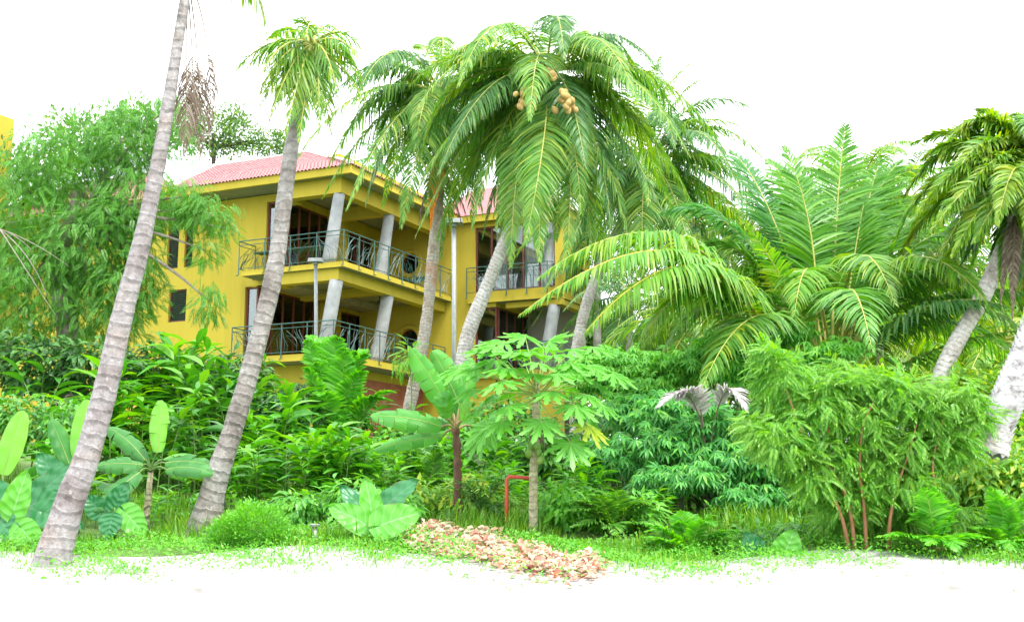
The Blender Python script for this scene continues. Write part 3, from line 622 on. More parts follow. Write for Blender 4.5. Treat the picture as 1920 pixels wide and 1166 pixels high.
# ceiling spot lamps and a ceiling fan
def small_spot(a, b, z):
    mb = MB(); mb.tube([L3(a, b, z), L3(a, b, z - .06)], .05, 8); mb.tube([L3(a, b, z - .09), L3(a - .03, b - .12, z - .15)], .06, 8)
    bpart('spot_lamp', mb, M['louver'])
small_spot(1.3, 2.3, BZ1); small_spot(1.2, 6.2, BZ1)
mb = MB(); c = L3(1.5, 4.9, BZ1 - .35); mb.tube([c + [0, 0, .35], c], .02, 6); mb.tube([c, c + [0, 0, -.12]], .1, 10)
for k in range(4):
    d = np.array([math.cos(k * 1.57 + .4), math.sin(k * 1.57 + .4), 0]); s = np.array([-d[1], d[0], 0]) * .07
    q = [c + d * .1 - s, c + d * .42 - s, c + d * .42 + s, c + d * .1 + s]; mb.hexa([p + [0, 0, -.08] for p in q] + [p + [0, 0, -.07] for p in q])
bpart('ceiling_fan', mb, M['louver'])
# furniture on the balconies
def table(a, b, z, la, lb, label, h=.72):
    t = thing('balcony_table', L3(a, b, z), label, 'table', 'dark green iron balcony tables')
    mb = MB(); n_ = 8
    for i_ in range(n_):
        b0_ = b - lb / 2 + lb * i_ / n_; bx(mb, a - la / 2, a + la / 2, b0_ + .01, b0_ + lb / n_ - .01, z + h - .03, z + h)
    o = put('tabletop', mb.mesh('tabletop'), M['iron'], t); tag(o, kind='stuff')
    for sa in (-1, 1):
        for sb in (-1, 1):
            mb = MB(); mb.tube([L3(a + sa * (la / 2 - .05), b + sb * (lb / 2 - .05), z + h - .03), L3(a + sa * (la / 2 - .25), b + sb * (lb / 2 - .1), z)], .014, 5); put('leg', mb.mesh('leg'), M['iron'], t)
table(1.9, .55, Z2, 1.5, .6, 'long dark green iron table behind the front rail of the upper balcony')
table(3.7, .5, Z2, .8, .5, 'small dark green iron table at the left end of the upper balcony')
table(1.2, 5.2, Z1, .9, .9, 'dark green iron table on the lower balcony beside the round window')
def lounger(a, b, z, label):
    t = thing('lounge_chair', L3(a, b, z), label, 'chair')
    mb = MB(); pr = [(-.8, .38), (.2, .36), (.9, .75)]
    for (x0, h0), (x1, h1) in zip(pr[:-1], pr[1:]):
        for k in range(8):
            f0, f1 = k / 8 + .015, (k + 1) / 8 - .015
            q = [L3(a - .28, b + x0 + (x1 - x0) * f0, z + h0 + (h1 - h0) * f0), L3(a + .28, b + x0 + (x1 - x0) * f0, z + h0 + (h1 - h0) * f0), L3(a + .28, b + x0 + (x1 - x0) * f1, z + h0 + (h1 - h0) * f1), L3(a - .28, b + x0 + (x1 - x0) * f1, z + h0 + (h1 - h0) * f1)]
            mb.hexa(q + [p + [0, 0, .03] for p in q])
    o = put('seat', mb.mesh('seat'), M['iron'], t); tag(o, kind='stuff')
    for sa in (-.26, .26):
        for sb in (-.7, .3):
            mb = MB(); mb.tube([L3(a + sa, b + sb, z), L3(a + sa, b + sb, z + .37)], .016, 5); put('leg', mb.mesh('leg'), M['iron'], t)
lounger(.9, 6.3, Z2, 'dark green slatted lounge chair on the upper balcony in front of the round window')

# ------------------------------------------------------------------ lamp posts, bollard, pipe, kerb
def lamp_post(x, Y, ytop, label, wpx, head=True):
    g = gp(x, Y); top = P(x, ytop, Y); t = thing('lamp_post', g, label, 'lamp post')
    r = wpx / F * Y / 2; mb = MB(); mb.tube([g - [0, 0, .1], [top[0], Y, top[2]]], r, 10); put('pole', mb.mesh('pole', True), M['steel'], t)
    mb = MB(); mb.tube([g - [0, 0, .05], g + [0, 0, .08]], r * 2.2, 12); put('base_plate', mb.mesh('base_plate'), M['steel'], t)
    mb = MB(); c = np.array([top[0], Y, top[2]]); s = r * 4
    mb.hexa([c + [-s, -s * .8, 0], c + [s, -s * .8, .0], c + [s, s * .8, 0], c + [-s, s * .8, 0], c + [-s * .9, -s * .7, s * .5], c + [s * .9, -s * .7, s * .5], c + [s * .9, s * .7, s * .5], c + [-s * .9, s * .7, s * .5]])
    put('lamp_head', mb.mesh('lamp_head'), M['steel'], t)
    mb = MB(); mb.tube([c + [0, 0, -r * 1.2], c + [0, 0, -.001]], r * 1.5, 10); put('collar', mb.mesh('collar'), M['steel'], t)
lamp_post(592, 30, 492, 'slim grey lamp post with square head standing before the balcony left of the tilted columns', 7)
lamp_post(851, 33, 420, 'tall pale grey lamp post between the two leaning palms in front of the wall', 9)
g = gp(592, 14.3); g[2] = P(592, 1030, 14.3)[2]; t = thing('bollard_light', g, 'short grey bollard light with flat cap beside the kerb', 'bollard light')
top = P(592, 986, 14.3)[2]; mb = MB(); mb.tube([g - [0, 0, .1], [g[0], g[1], top]], .035, 12); put('pole', mb.mesh('pole', True), M['steel'], t)
mb = MB(); mb.tube([[g[0], g[1], top - .005], [g[0], g[1], top + .02], [g[0], g[1], top + .03]], [.06, .065, .04], 16); put('cap', mb.mesh('cap'), M['steel'], t)
g = gp(975, 15.3); t = thing('pipe_rail', g, 'low red painted pipe rail behind the papaya trunk', 'railing')
a_, b_ = P(950, 893, 15.3), P(1000, 896, 15.4)
mb = MB(); mb.tube([[a_[0], a_[1], gz(a_[0], a_[1]) - .1], a_ - [0, 0, .04], a_ + [.03, 0, 0], b_ - [.03, 0, 0], b_ - [0, 0, .04], [b_[0], b_[1], gz(b_[0], b_[1]) - .1]], .025, 8)
put('rail', mb.mesh('rail', True), M['redpipe'], t)
kb = [gp(x, 15.0 + .25 * math.sin(x * .01)) for x in range(360, 720, 30)]
t = thing('garden_kerb', kb[5], 'low grey concrete kerb at the edge of the bed behind the bollard light', 'kerb')
for p, q in zip(kb[:-1], kb[1:]):
    d = nrm(q - p); s = np.array([-d[1], d[0], 0]) * .06; q = q - d * .01
    mb = MB(); mb.hexa([p - s - [0, 0, .1], q - s - [0, 0, .1], q + s - [0, 0, .1], p + s - [0, 0, .1], p - s + [0, 0, .03], q - s + [0, 0, .03], q + s + [0, 0, .03], p + s + [0, 0, .03]])
    put('kerb_stone', mb.mesh('kerb_stone'), M['kerb'], t)

# ------------------------------------------------------------------ palm fronds
def bez(p0, p1, p2, t):
    t = t[:, None]; return (1 - t) ** 2 * p0 + 2 * t * (1 - t) * p1 + t ** 2 * p2
DOWN = np.array([0, 0, -1.])
def frond_geo(p0, p1, p2, llen=.75, W=.042, droop=.45, fwd=.55, pet=.15, spacing=.045, vee=.15, rr=.028, fluff=0., seed=None, twist=0., tipk=.35):
    """a feather frond along a curve: rachis tube and leaflet strips; returns (rachis V,F), (leaflets V,F)"""
    spacing *= .74; llen *= 1.12
    p0, p1, p2 = map(lambda q: np.asarray(q, float), (p0, p1, p2))
    t = np.linspace(0, 1, 22); C = bez(p0, p1, p2, t); Ln = np.linalg.norm(np.diff(C, axis=0), axis=1).sum()
    r = rr * (1 - t * .88); r[:3] *= [1.6, 1.3, 1.1]
    rv, rf, ru = tube_np(C, r, 5)
    n = max(8, int(Ln * (1 - pet) / spacing)); tt = np.linspace(pet, .995, n)
    tt = np.concatenate([tt, tt + .3 / n]); side = np.concatenate([np.ones(n), -np.ones(n)]); tt = np.clip(tt + rng.normal(0, .25 / n, 2 * n), pet, 1)
    C = bez(p0, p1, p2, tt); T = nrm(2 * (1 - tt)[:, None] * (p1 - p0) + 2 * tt[:, None] * (p2 - p1))
    ch = p2 - p0; S = np.cross([ch[0], ch[1], 0], [0, 0, 1.])
    if np.linalg.norm(S) < .25 * np.linalg.norm(ch): S = nrm(S) + np.array([.8, .2, 0]) * (1 if S[0] >= 0 else -1)
    S = nrm(S)
    if twist: S = nrm(S * math.cos(twist) + np.array([0, 0, 1]) * math.sin(twist))
    Sf = nrm(S - (T @ S)[:, None] * T); Nn = np.cross(Sf, T); Nn *= np.sign(Nn[:, 2:3] + 1e-6) if False else 1
    u = (tt - pet) / (1 - pet)
    prof = np.clip(np.sin(np.clip(u, 0, 1) ** .6 * math.pi * .86 + .32), .12, 1) * (1 - tipk * u)
    Lf = llen * prof * rng.uniform(.85, 1.08, 2 * n)
    fw = fwd + .9 * u ** 3
    d = nrm(Sf * side[:, None] + T * fw[:, None] + Nn * (vee + rng.normal(0, .08 + fluff, 2 * n))[:, None] + rng.normal(0, .05, (2 * n, 3)))
    wdir = nrm(T - (T * d).sum(1)[:, None] * d); nn = np.cross(d, wdir); tl_ = rng.normal(0, .45, 2 * n)[:, None]
    wdir = wdir * np.cos(tl_) + nn * np.sin(tl_)
    dr = droop * rng.uniform(.7, 1.3, 2 * n)
    st = np.array([0, .3, .65, 1.]); wd = np.array([.55, 1, .8, .06])
    c = C[:, None] + d[:, None] * (Lf[:, None] * st)[..., None] + DOWN * ((Lf * dr)[:, None] * st ** 1.9)[..., None]
    c -= d[:, None] * ((Lf * dr * .35)[:, None] * st ** 2.2)[..., None]
    h = wdir[:, None] * (W * .47 * (.6 + .4 * prof)[:, None] * wd)[..., None]
    V = np.stack([c - h, c + h], 2).reshape(-1, 3)
    k = (np.arange(2 * n) * 8)[:, None, None]; f = np.array([[0, 1, 3, 2], [2, 3, 5, 4], [4, 5, 7, 6]])[None] + k
    return (rv, rf, ru), (V, f.reshape(-1, 4))
def frond(parent, p0, p1, p2, leaf='coco', rac='rachis', label=None, name='frond', **kw):
    (rv, rf, ru), (V, f) = frond_geo(p0, p1, p2, **kw)
    o = put(name, mesh_np(name, rv, [rf], ru, True), M[rac], parent)
    if label: o['label'] = label
    l = put('leaflets', mesh_np('leaflets', V, [f]), M[leaf]); l.parent = o; l['kind'] = 'stuff'
    return o
def trunk_px(parent, pts, Y, mat, rings=.1, bumps=.05, n=14, flare=1.25, name='trunk', tail=None):
    """pts: (x, y, width px) from the ground up, at depth Y (or a fourth column)"""
    rows = []
    for q in pts:
        YY = q[3] if len(q) > 3 else Y; p = P(q[0], q[1], YY); rows.append([*p, q[2] / F * YY / 2])
    if tail is not None: rows.append(tail)
    rows = np.array(rows); rows[:, 2][0] -= .15
    L_ = np.linalg.norm(np.diff(rows[:, :3], axis=0), axis=1).sum(); m_ = int(L_ / rings * 2.2)
    s = spline(rows, m_); pos = s[:, :3]; r = s[:, 3]
    ll = np.concatenate([[0], np.cumsum(np.linalg.norm(np.diff(pos, axis=0), axis=1))])
    ph = (ll / rings + .9 * np.sin(ll * 2.1) + .5 * np.sin(ll * 5.3)) % 1; r = r * (1 + bumps * (ph - .5)) * (1 + .015 * np.sin(ll * 7 + 1))
    r = r * .94 * (1 + (flare - 1) * np.exp(-ll / .3)) * (1 + .03 * np.sin(ll * 3.3) * np.sin(ll * 1.1))
    R = r[:, None] * (1 + .02 * rng.normal(size=(m_, n))) 
    V, Fa, U = tube_np(pos, R, n)
    return put(name, mesh_np(name, V, [Fa], U, True), M[mat], parent), rows
def base_of(pts, Y):
    q = pts[0]; return P(q[0], q[1], q[3] if len(q) > 3 else Y)
def fronds_px(parent, c, Y, lst, **kw):
    """lst: (ctrl x, ctrl y, dY, tip x, tip y, dY, overrides)"""
    for q in lst:
        k = dict(kw); s = (0, 0)
        if len(q) > 6: k.update(q[6])
        s = k.pop('start', c); sy = k.pop('sy', 0)
        frond(parent, P(s[0], s[1], Y + sy), P(q[0], q[1], Y + q[2]), P(q[3], q[4], Y + q[5]), **k)
def fill(parent, c, Y, n, L, seed=1, e0=1.2, e1=-.9, sag=.6, leaf=('coco',), az0=0, **kw):
    random.seed(seed); c = P(c[0], c[1], Y)
    for k in range(n):
        az = az0 + k * 2.4; el = e0 + (e1 - e0) * (k + .5) / n + random.uniform(-.12, .12); l = L * random.uniform(.85, 1.1)
        h = np.array([math.cos(az), math.sin(az), 0]); fl = math.cos(el)
        p1 = c + (h * max(.35, fl) * .62 + np.array([0, 0, math.sin(el) * .5 + .16])) * l; p2 = c + (h * (fl * .8 + .22) + np.array([0, 0, math.sin(el) * .6 - sag])) * l
        frond(parent, c, p1, p2, leaf=leaf[k % len(leaf)], **kw)
def nuts(parent, c, Y, n, rx, ry, mat='nut', r=.085, name='coconut'):
    a = np.linspace(0, 2 * math.pi, 9)[:-1]; zz = [(-1, .05), (-.75, .6), (-.25, .95), (.3, .95), (.8, .55), (1.05, .05)]
    V = np.array([[rr * math.cos(t), rr * math.sin(t), z * 1.15] for z, rr in zz for t in a]); Fs = []
    for i_ in range(5):
        for j in range(8): Fs.append((i_ * 8 + j, i_ * 8 + (j + 1) % 8, i_ * 8 + 8 + (j + 1) % 8, i_ * 8 + 8 + j))
    m_ = mesh_np(name, V * r, [np.array(Fs)], smooth=True); m_.materials.append(M[mat])
    for k in range(n):
        x = c[0] + random.gauss(0, rx); y = c[1] + random.gauss(0, ry); p = P(x, y, Y - random.uniform(0, .35))
        o = put(name, m_, None, parent, Vector(p)); o.rotation_euler = (random.uniform(-.6, .6), random.uniform(-.6, .6), random.uniform(0, 6)); s = random.uniform(.85, 1.15); o.scale = (s, s, s * random.uniform(1, 1.15))

# --- palm A, front left
pA = [(92, 1052, 74), (128, 950, 62), (165, 850, 56), (200, 720, 50), (232, 580, 45), (262, 470, 40), (290, 340, 34), (305, 260, 31), (318, 180, 28), (332, 90, 25), (345, 10, 23), (353, -60, 21)]
YA = 12.6; t = thing('coconut_palm', base_of(pA, YA), 'leaning coconut palm with a smooth grey trunk, nearest at the left edge', 'palm tree')
trunk_px(t, [(q[0], q[1], q[2] * .92) for q in pA], YA, 'bark_a', .13, .018, 18, flare=1.15)
cA = (354, -70)
fronds_px(t, cA, YA, [(300, -140, -.3, 180, -60, -.4), (470, -110, .4, 500, 60, .5), (350, -200, 0, 330, -260, .3), (240, -160, -.6, 120, -40, -.8), (400, -160, .6, 520, -60, .8)],
          llen=.5, W=.035, spacing=.035, droop=.8)
fronds_px(t, (350, -50), YA, [(352, 100, .1, 346, 290, .1), (405, 60, 0, 392, 270, 0), (378, 90, .3, 374, 300, .4), (362, 80, .3, 364, 250, .2)], leaf='dead', rac='dead', llen=.26, W=.02, droop=1., spacing=.03, name='dead_frond', pet=.55, rr=.012)
# --- palm B
pB = [(378, 992, 56), (405, 900, 46), (432, 820, 42), (462, 720, 38), (486, 630, 36), (508, 540, 36), (524, 450, 34), (536, 350, 32), (548, 270, 29), (560, 205, 26), (575, 130, 22)]
YB = 15.3; t = thing('coconut_palm', base_of(pB, YB), 'leaning coconut palm with ringed grey trunk crossing the left side of the balconies', 'palm tree')
trunk_px(t, pB, YB, 'bark_b', .17, .05, 18, flare=1.4)
fronds_px(t, (585, 85), YB, [(520, 50, -.2, 462, 130, -.2), (535, 70, -.5, 480, 190, -.6), (550, 90, -.5, 505, 225, -.7), (565, 110, -.6, 535, 255, -.7), (580, 130, -.5, 560, 265, -.6), (612, 70, -.3, 635, 185, -.3), (600, 110, -.4, 598, 235, -.5),
                             (610, 50, .6, 665, 120, .8), (550, 30, .6, 500, 75, 1.), (600, 40, .2, 625, 50, .6), (560, 110, .5, 520, 190, .6), (620, 100, .3, 640, 150, .3), (580, 40, -.3, 560, 30, -.5)], llen=.42, W=.032, droop=.5, spacing=.04, fwd=1.1, fluff=.25, vee=0.)
fill(t, (585, 85), YB + .2, 12, 1.0, 31, leaf=('coco',), sag=.5, e0=.9, e1=-1.1, llen=.4, W=.03, droop=.6, spacing=.045, fwd=1., fluff=.25)
# --- palm C
pC = [(745, 870, 28), (768, 760, 26), (786, 680, 25), (800, 600, 24), (808, 520, 24), (815, 450, 24), (822, 380, 22), (828, 300, 20), (830, 200, 18)]
YC = 28.; t = thing('coconut_palm', base_of(pC, YC), 'coconut palm with upright pinkish trunk and an orange dying leaf under its crown', 'palm tree')
trunk_px(t, pC, YC, 'bark_c', .12, .04, 14)
cC = (826, 172)
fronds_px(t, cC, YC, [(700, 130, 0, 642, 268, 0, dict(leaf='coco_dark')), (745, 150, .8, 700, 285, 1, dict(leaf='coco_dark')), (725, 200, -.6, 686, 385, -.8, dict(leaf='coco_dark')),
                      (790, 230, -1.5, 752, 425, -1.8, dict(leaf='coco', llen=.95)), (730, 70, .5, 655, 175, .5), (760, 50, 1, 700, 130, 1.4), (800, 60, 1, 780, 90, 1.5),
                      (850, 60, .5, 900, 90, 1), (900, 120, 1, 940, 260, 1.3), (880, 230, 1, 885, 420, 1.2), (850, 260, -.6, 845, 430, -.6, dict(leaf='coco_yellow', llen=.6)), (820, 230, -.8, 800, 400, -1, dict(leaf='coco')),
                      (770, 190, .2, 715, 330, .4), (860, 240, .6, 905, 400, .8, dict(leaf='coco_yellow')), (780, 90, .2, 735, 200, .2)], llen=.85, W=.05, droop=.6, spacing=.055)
fronds_px(t, (830, 290), YC, [(812, 310, -1, 808, 430, -1.1)], leaf='orange', rac='rachis_orange', llen=.34, W=.05, droop=.8, name='orange_frond', pet=.02, spacing=.03)
fronds_px(t, (828, 330), YC, [(800, 330, -.4, 785, 420, -.4), (845, 330, -.4, 868, 430, -.2), (860, 340, -.2, 880, 425, 0)], leaf='dead', rac='dead', llen=.35, W=.03, droop=1., name='dead_frond')
nuts(t, (850, 168), YC, 7, 8, 8, 'nut')
fill(t, cC, YC + .3, 22, 3.6, 2, sag=.6, e0=1., leaf=('coco', 'coco_dark', 'coco'), llen=.8, W=.05, droop=.7, spacing=.06)
# --- palm D, with coconuts
pD = [(812, 870, 30), (838, 780, 30), (862, 700, 30), (880, 620, 30), (908, 550, 28), (940, 470, 26), (965, 410, 25), (990, 330, 24), (1010, 250, 24), (1022, 170, 24)]
YD = 24.5; t = thing('coconut_palm', base_of(pD, YD), 'curved pale coconut palm bearing clusters of tan coconuts, centre of the picture', 'palm tree')
trunk_px(t, pD, YD, 'bark_d', .1, .05, 14)
cD = (1025, 140)
fronds_px(t, cD, YD, [(850, 190, -.6, 780, 368, -.8, dict(llen=.9)), (830, 90, .3, 788, 300, .2), (860, 60, .6, 770, 160, .7), (945, 250, .2, 905, 445, .3, dict(llen=.75, leaf='coco_dark')),
                      (1035, 220, -2.2, 985, 455, -2.6, dict(llen=1.0)), (1060, 260, -1., 1042, 450, -1.3), (1130, 200, -.9, 1145, 430, -1.2, dict(llen=1., leaf='coco_dark')),
                      (1150, 90, -.4, 1190, 300, -.4, dict(llen=.9)), (1150, 140, .6, 1245, 280, .8), (1000, 50, .4, 950, 60, .8), (1070, 40, .4, 1110, 70, .8), (1030, 60, .9, 1035, 48, 1.8),
                      (930, 140, .9, 880, 350, 1.1, dict(leaf='coco_dark')), (1090, 230, .8, 1095, 440, 1., dict(leaf='coco_dark')), (970, 120, 1, 860, 240, 1.4), (1000, 240, .8, 955, 420, 1.),
                      (920, 60, -.4, 820, 130, -.4), (1120, 60, .2, 1175, 150, .2), (900, 150, -1.2, 830, 310, -1.5), (1075, 180, -1.6, 1090, 400, -2.), (985, 230, -1.2, 930, 430, -1.4), (930, 200, -.8, 885, 430, -1.), (960, 260, -1.6, 958, 500, -2.), (1090, 220, -1.6, 1060, 500, -2.), (1100, 250, -.6, 1110, 480, -.8), (900, 220, .2, 850, 400, .2), (1010, 260, -1.9, 1012, 490, -2.4), (1140, 240, -.8, 1175, 440, -1.)], llen=.85, W=.045, droop=.42, spacing=.045)
fronds_px(t, (1055, 190), YD, [(1068, 260, .2, 1064, 480, .2)], leaf='dead', rac='dead', llen=.15, W=.03, droop=1., name='dead_frond')
fronds_px(t, (1010, 230), YD, [(955, 300, -.6, 925, 410, -.6, dict(leaf='coco_yellow', llen=.5))], leaf='coco')
for cx_, cy_, n_ in ((1030, 142, 11), (990, 178, 11), (1058, 188, 8), (985, 200, 6), (1068, 198, 5)): nuts(t, (cx_, cy_), YD - 1.75, n_ + 2, 8, 7, 'nut', .066)
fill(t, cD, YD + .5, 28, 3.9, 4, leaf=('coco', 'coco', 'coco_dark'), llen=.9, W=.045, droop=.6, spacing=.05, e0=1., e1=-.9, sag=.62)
for k in range(9):    # flower stalks and sheaths
    a = random.uniform(-1, 1); p = P(1025, 150, YD); q = p + np.array([a * .8, -random.uniform(0, .3), random.uniform(-.2, .65)])
    mb = MB(); mb.tube(bez(p, (p + q) / 2 + [0, 0, .15], q, np.linspace(0, 1, 6)), np.linspace(.04, .015, 6), 5); put('flower_stalk', mb.mesh('flower_stalk'), M['nut'] if k % 2 else M['dead'], t)
# --- palm E
pE = [(1083, 860, 26), (1078, 730, 25), (1083, 650, 24), (1100, 570, 22), (1135, 480, 20), (1175, 400, 20), (1212, 325, 18)]
YE = 34.; t = thing('coconut_palm', base_of(pE, YE), 'coconut palm standing behind and right of the coconut-laden one, arching right with small green nuts', 'palm tree')
trunk_px(t, pE, YE, 'bark_d', .12, .09, 12)
fronds_px(t, (1216, 308), YE, [(1225, 160, .6, 1300, 115, .8), (1260, 170, .3, 1312, 150, .3), (1210, 160, -.3, 1240, 105, -.5), (1290, 140, -.6, 1415, 205, -.8, dict(leaf='coco_dark')), (1280, 190, -.8, 1400, 240, -1.),
                              (1300, 250, -.8, 1432, 368, -1.), (1280, 230, .6, 1360, 340, .8, dict(leaf='coco_dark')), (1150, 230, .6, 1100, 340, .8), (1180, 330, -1.2, 1165, 480, -1.5, dict(leaf='coco')), (1222, 330, -1.6, 1232, 470, -1.9),
                              (1255, 340, -1.2, 1275, 460, -1.5), (1150, 330, .2, 1105, 470, .2), (1290, 330, .6, 1330, 470, .6, dict(leaf='coco_dark')), (1170, 180, .4, 1180, 120, .5), (1190, 350, .9, 1200, 500, 1), (1260, 280, .5, 1310, 420, .5), (1170, 300, -1., 1130, 480, -1.2), (1150, 260, -.5, 1075, 430, -.6), (1200, 330, -2., 1205, 520, -2.4), (1160, 330, .2, 1090, 540, .2)], llen=1.0, W=.055, droop=.5, spacing=.06)
fill(t, (1216, 308), YE + .4, 26, 4.4, 6, sag=.55, e0=1.1, leaf=('coco_dark', 'coco'), llen=.95, W=.055, droop=.6, spacing=.07)
nuts(t, (1212, 318), YE - .4, 12, 8, 10, 'nut_green', .11); nuts(t, (1222, 345), YE - .4, 6, 6, 8, 'nut_green', .1)
# --- right broad palm F (stiff fronds from a hidden base)
YF = 20.; g = gp(1560, YF); t = thing('feather_palm', g, 'big trunkless feather palm with tall upright fronds and arching ones tinted yellow as if lit, right of centre', 'palm tree')
oil = dict(leaf='oil', llen=1.05, W=.055, droop=.2, spacing=.05, fwd=.5, pet=.3, vee=.1, rr=.035, tipk=.2, twist=0)
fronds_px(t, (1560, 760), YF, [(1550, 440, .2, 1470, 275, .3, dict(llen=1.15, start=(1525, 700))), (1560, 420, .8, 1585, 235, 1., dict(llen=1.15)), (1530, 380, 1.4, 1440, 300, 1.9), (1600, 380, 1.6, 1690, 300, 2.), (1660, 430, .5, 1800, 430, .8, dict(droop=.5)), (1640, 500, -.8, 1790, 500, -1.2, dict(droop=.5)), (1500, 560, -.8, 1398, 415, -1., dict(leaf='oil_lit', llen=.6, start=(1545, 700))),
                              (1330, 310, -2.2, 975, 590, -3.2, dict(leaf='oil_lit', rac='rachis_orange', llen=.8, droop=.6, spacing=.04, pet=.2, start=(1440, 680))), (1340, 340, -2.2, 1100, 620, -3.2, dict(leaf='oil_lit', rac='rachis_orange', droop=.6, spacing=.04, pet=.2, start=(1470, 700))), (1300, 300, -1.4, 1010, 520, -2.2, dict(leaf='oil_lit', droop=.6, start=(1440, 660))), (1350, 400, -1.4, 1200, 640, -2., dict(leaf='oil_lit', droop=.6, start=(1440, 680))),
                              (1400, 330, .6, 1240, 400, .8, dict(leaf='teal', droop=.3)), (1650, 520, -.3, 1712, 375, -.4, dict(llen=.65)), (1450, 340, 1.2, 1368, 282, 1.6, dict(leaf='teal')),
                              (1690, 510, -1.6, 1890, 575, -2.6, dict(leaf='coco_dark', droop=.6, pet=.25, llen=.75, rac='rachis', spacing=.04)), (1720, 480, -1., 1960, 560, -1.6, dict(leaf='oil', droop=.6, llen=.8)), (1690, 640, -1.6, 1940, 615, -2., dict(leaf='oil', droop=.5, pet=.3, llen=.5, start=(1585, 770))),
                              (1610, 420, 1.4, 1650, 300, 1.8), (1500, 420, 1.4, 1500, 330, 1.8), (1420, 420, .6, 1320, 460, .6), (1620, 600, .6, 1690, 520, .6), (1480, 500, 1.5, 1440, 380, 1.9), (1430, 520, 0, 1300, 560, 0, dict(leaf='oil_lit')),
                              (1600, 480, .4, 1620, 380, .6), (1540, 540, 1, 1530, 420, 1), (1640, 420, 1.5, 1740, 400, 1.5)], **oil)
fill(t, (1560, 690), YF + .8, 22, 5.2, 9, leaf=('oil', 'oil_lit', 'coco'), llen=1.0, W=.05, droop=.45, spacing=.06, e0=1.35, e1=.45, sag=.4, pet=.3, rr=.035)
# --- coconut palms behind on the right
def palm_bg(x, yc, Y, label, n=20, L=3.2, leaf='coco', seed=0, tr='bark_d', wpx=16, lean=0, skip=None, cat='palm tree', grp=None):
    random.seed(seed); g = gp(x - lean, Y); c = P(x, yc, Y); t = thing('coconut_palm', g, label, cat, grp)
    pts = [(x - lean, 860, wpx * 1.2), (x - lean * .6, (860 + yc) / 2, wpx), (x, yc + 6, wpx * .8)]
    rows = np.array([[*g, wpx * 1.3 / F * Y / 2], [*(P(x - lean * .5, (860 + yc) / 2 - 20, Y)), wpx / F * Y / 2], [*c, wpx * .8 / F * Y / 2]]); s = spline(rows, 40)
    V_, Fa_, U_ = tube_np(s[:, :3], s[:, 3], 10); put('trunk', mesh_np('trunk', V_, [Fa_], U_, True), M[tr], t)
    for k in range(n):
        az = k * 2.4 + seed; el = 1.25 - 2.1 * (k + .5) / n; el += random.uniform(-.12, .12); l = L * random.uniform(.85, 1.1)
        h = np.array([math.cos(az), math.sin(az), 0]); up_ = math.sin(el); fl = math.cos(el)
        p1 = c + (h * max(.25, fl) + np.array([0, 0, up_ * .9 + .25])) * l * .5; p2 = c + (h * (fl * .8 + .25) + np.array([0, 0, up_ * .75 - .45])) * l
        frond(t, c, p1, p2, leaf=leaf, llen=L * .24, W=.055, droop=.5, spacing=.075, rr=.03)
    return t
palm_bg(1610, 370, 31, 'coconut palm whose crown rises behind the big trunkless feather palm', 26, 3.8, 'coco', 3)
palm_bg(1765, 500, 30, 'coconut palm with pale drooping fronds under the bushy yellow-green crown', 24, 3.6, 'coco', 8, lean=20)
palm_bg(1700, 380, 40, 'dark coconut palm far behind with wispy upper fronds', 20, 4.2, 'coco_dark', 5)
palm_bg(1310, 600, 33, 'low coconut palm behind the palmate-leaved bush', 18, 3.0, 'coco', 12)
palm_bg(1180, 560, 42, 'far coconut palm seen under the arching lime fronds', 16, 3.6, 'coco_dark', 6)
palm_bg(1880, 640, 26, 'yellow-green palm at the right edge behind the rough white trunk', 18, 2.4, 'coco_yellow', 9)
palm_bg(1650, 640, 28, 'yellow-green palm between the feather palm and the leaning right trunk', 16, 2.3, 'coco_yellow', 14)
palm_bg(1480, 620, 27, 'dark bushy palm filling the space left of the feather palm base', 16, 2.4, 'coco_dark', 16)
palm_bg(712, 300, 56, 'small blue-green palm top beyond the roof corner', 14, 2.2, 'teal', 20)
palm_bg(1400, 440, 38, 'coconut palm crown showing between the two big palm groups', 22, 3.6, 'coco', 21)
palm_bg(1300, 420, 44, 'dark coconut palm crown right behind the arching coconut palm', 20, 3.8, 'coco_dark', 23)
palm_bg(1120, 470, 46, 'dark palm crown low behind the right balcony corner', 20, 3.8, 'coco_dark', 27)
# --- bushy yellow-green palm H at the right edge
pH = [(1752, 735, 34), (1770, 690, 33), (1800, 630, 33), (1835, 570, 33), (1868, 500, 34), (1895, 430, 32), (1925, 330, 30)]
YH = 18.; t = thing('date_palm', base_of(pH, YH), 'leaning palm with dense plumed yellow-green fronds at the upper right edge', 'palm tree')
trunk_px(t, pH, YH, 'bark_d', .1, .08, 16)
plume = dict(leaf='coco_yellow', llen=.5, W=.045, droop=.35, spacing=.017, fwd=.9, pet=.06, vee=.25, fluff=.35, rr=.03, tipk=.1)
fronds_px(t, (1925, 330), YH, [(1820, 240, -.4, 1715, 410, -.6), (1850, 280, -.8, 1742, 440, -1), (1860, 330, -.9, 1785, 480, -1), (1890, 330, -1.1, 1825, 455, -1.2), (1800, 230, .3, 1728, 300, .4), (1830, 210, .8, 1710, 270, 1.),
                              (1880, 240, -.6, 1800, 380, -.8), (1900, 270, -1.4, 1870, 420, -1.6), (1890, 200, .8, 1830, 205, 1.), (1950, 300, -1.2, 1925, 450, -1.5), (1980, 250, -.8, 2010, 400, -1.), (1920, 220, 0, 1900, 215, 0), (1980, 240, .4, 2080, 300, .4),
                              (1860, 380, .3, 1800, 500, .4, dict(leaf='coco_dark')), (1895, 390, .2, 1850, 510, .3, dict(leaf='coco_dark')), (1930, 400, .5, 1900, 540, .5, dict(leaf='coco_dark')), (1860, 300, .9, 1765, 420, 1., dict(leaf='coco'))], **plume)
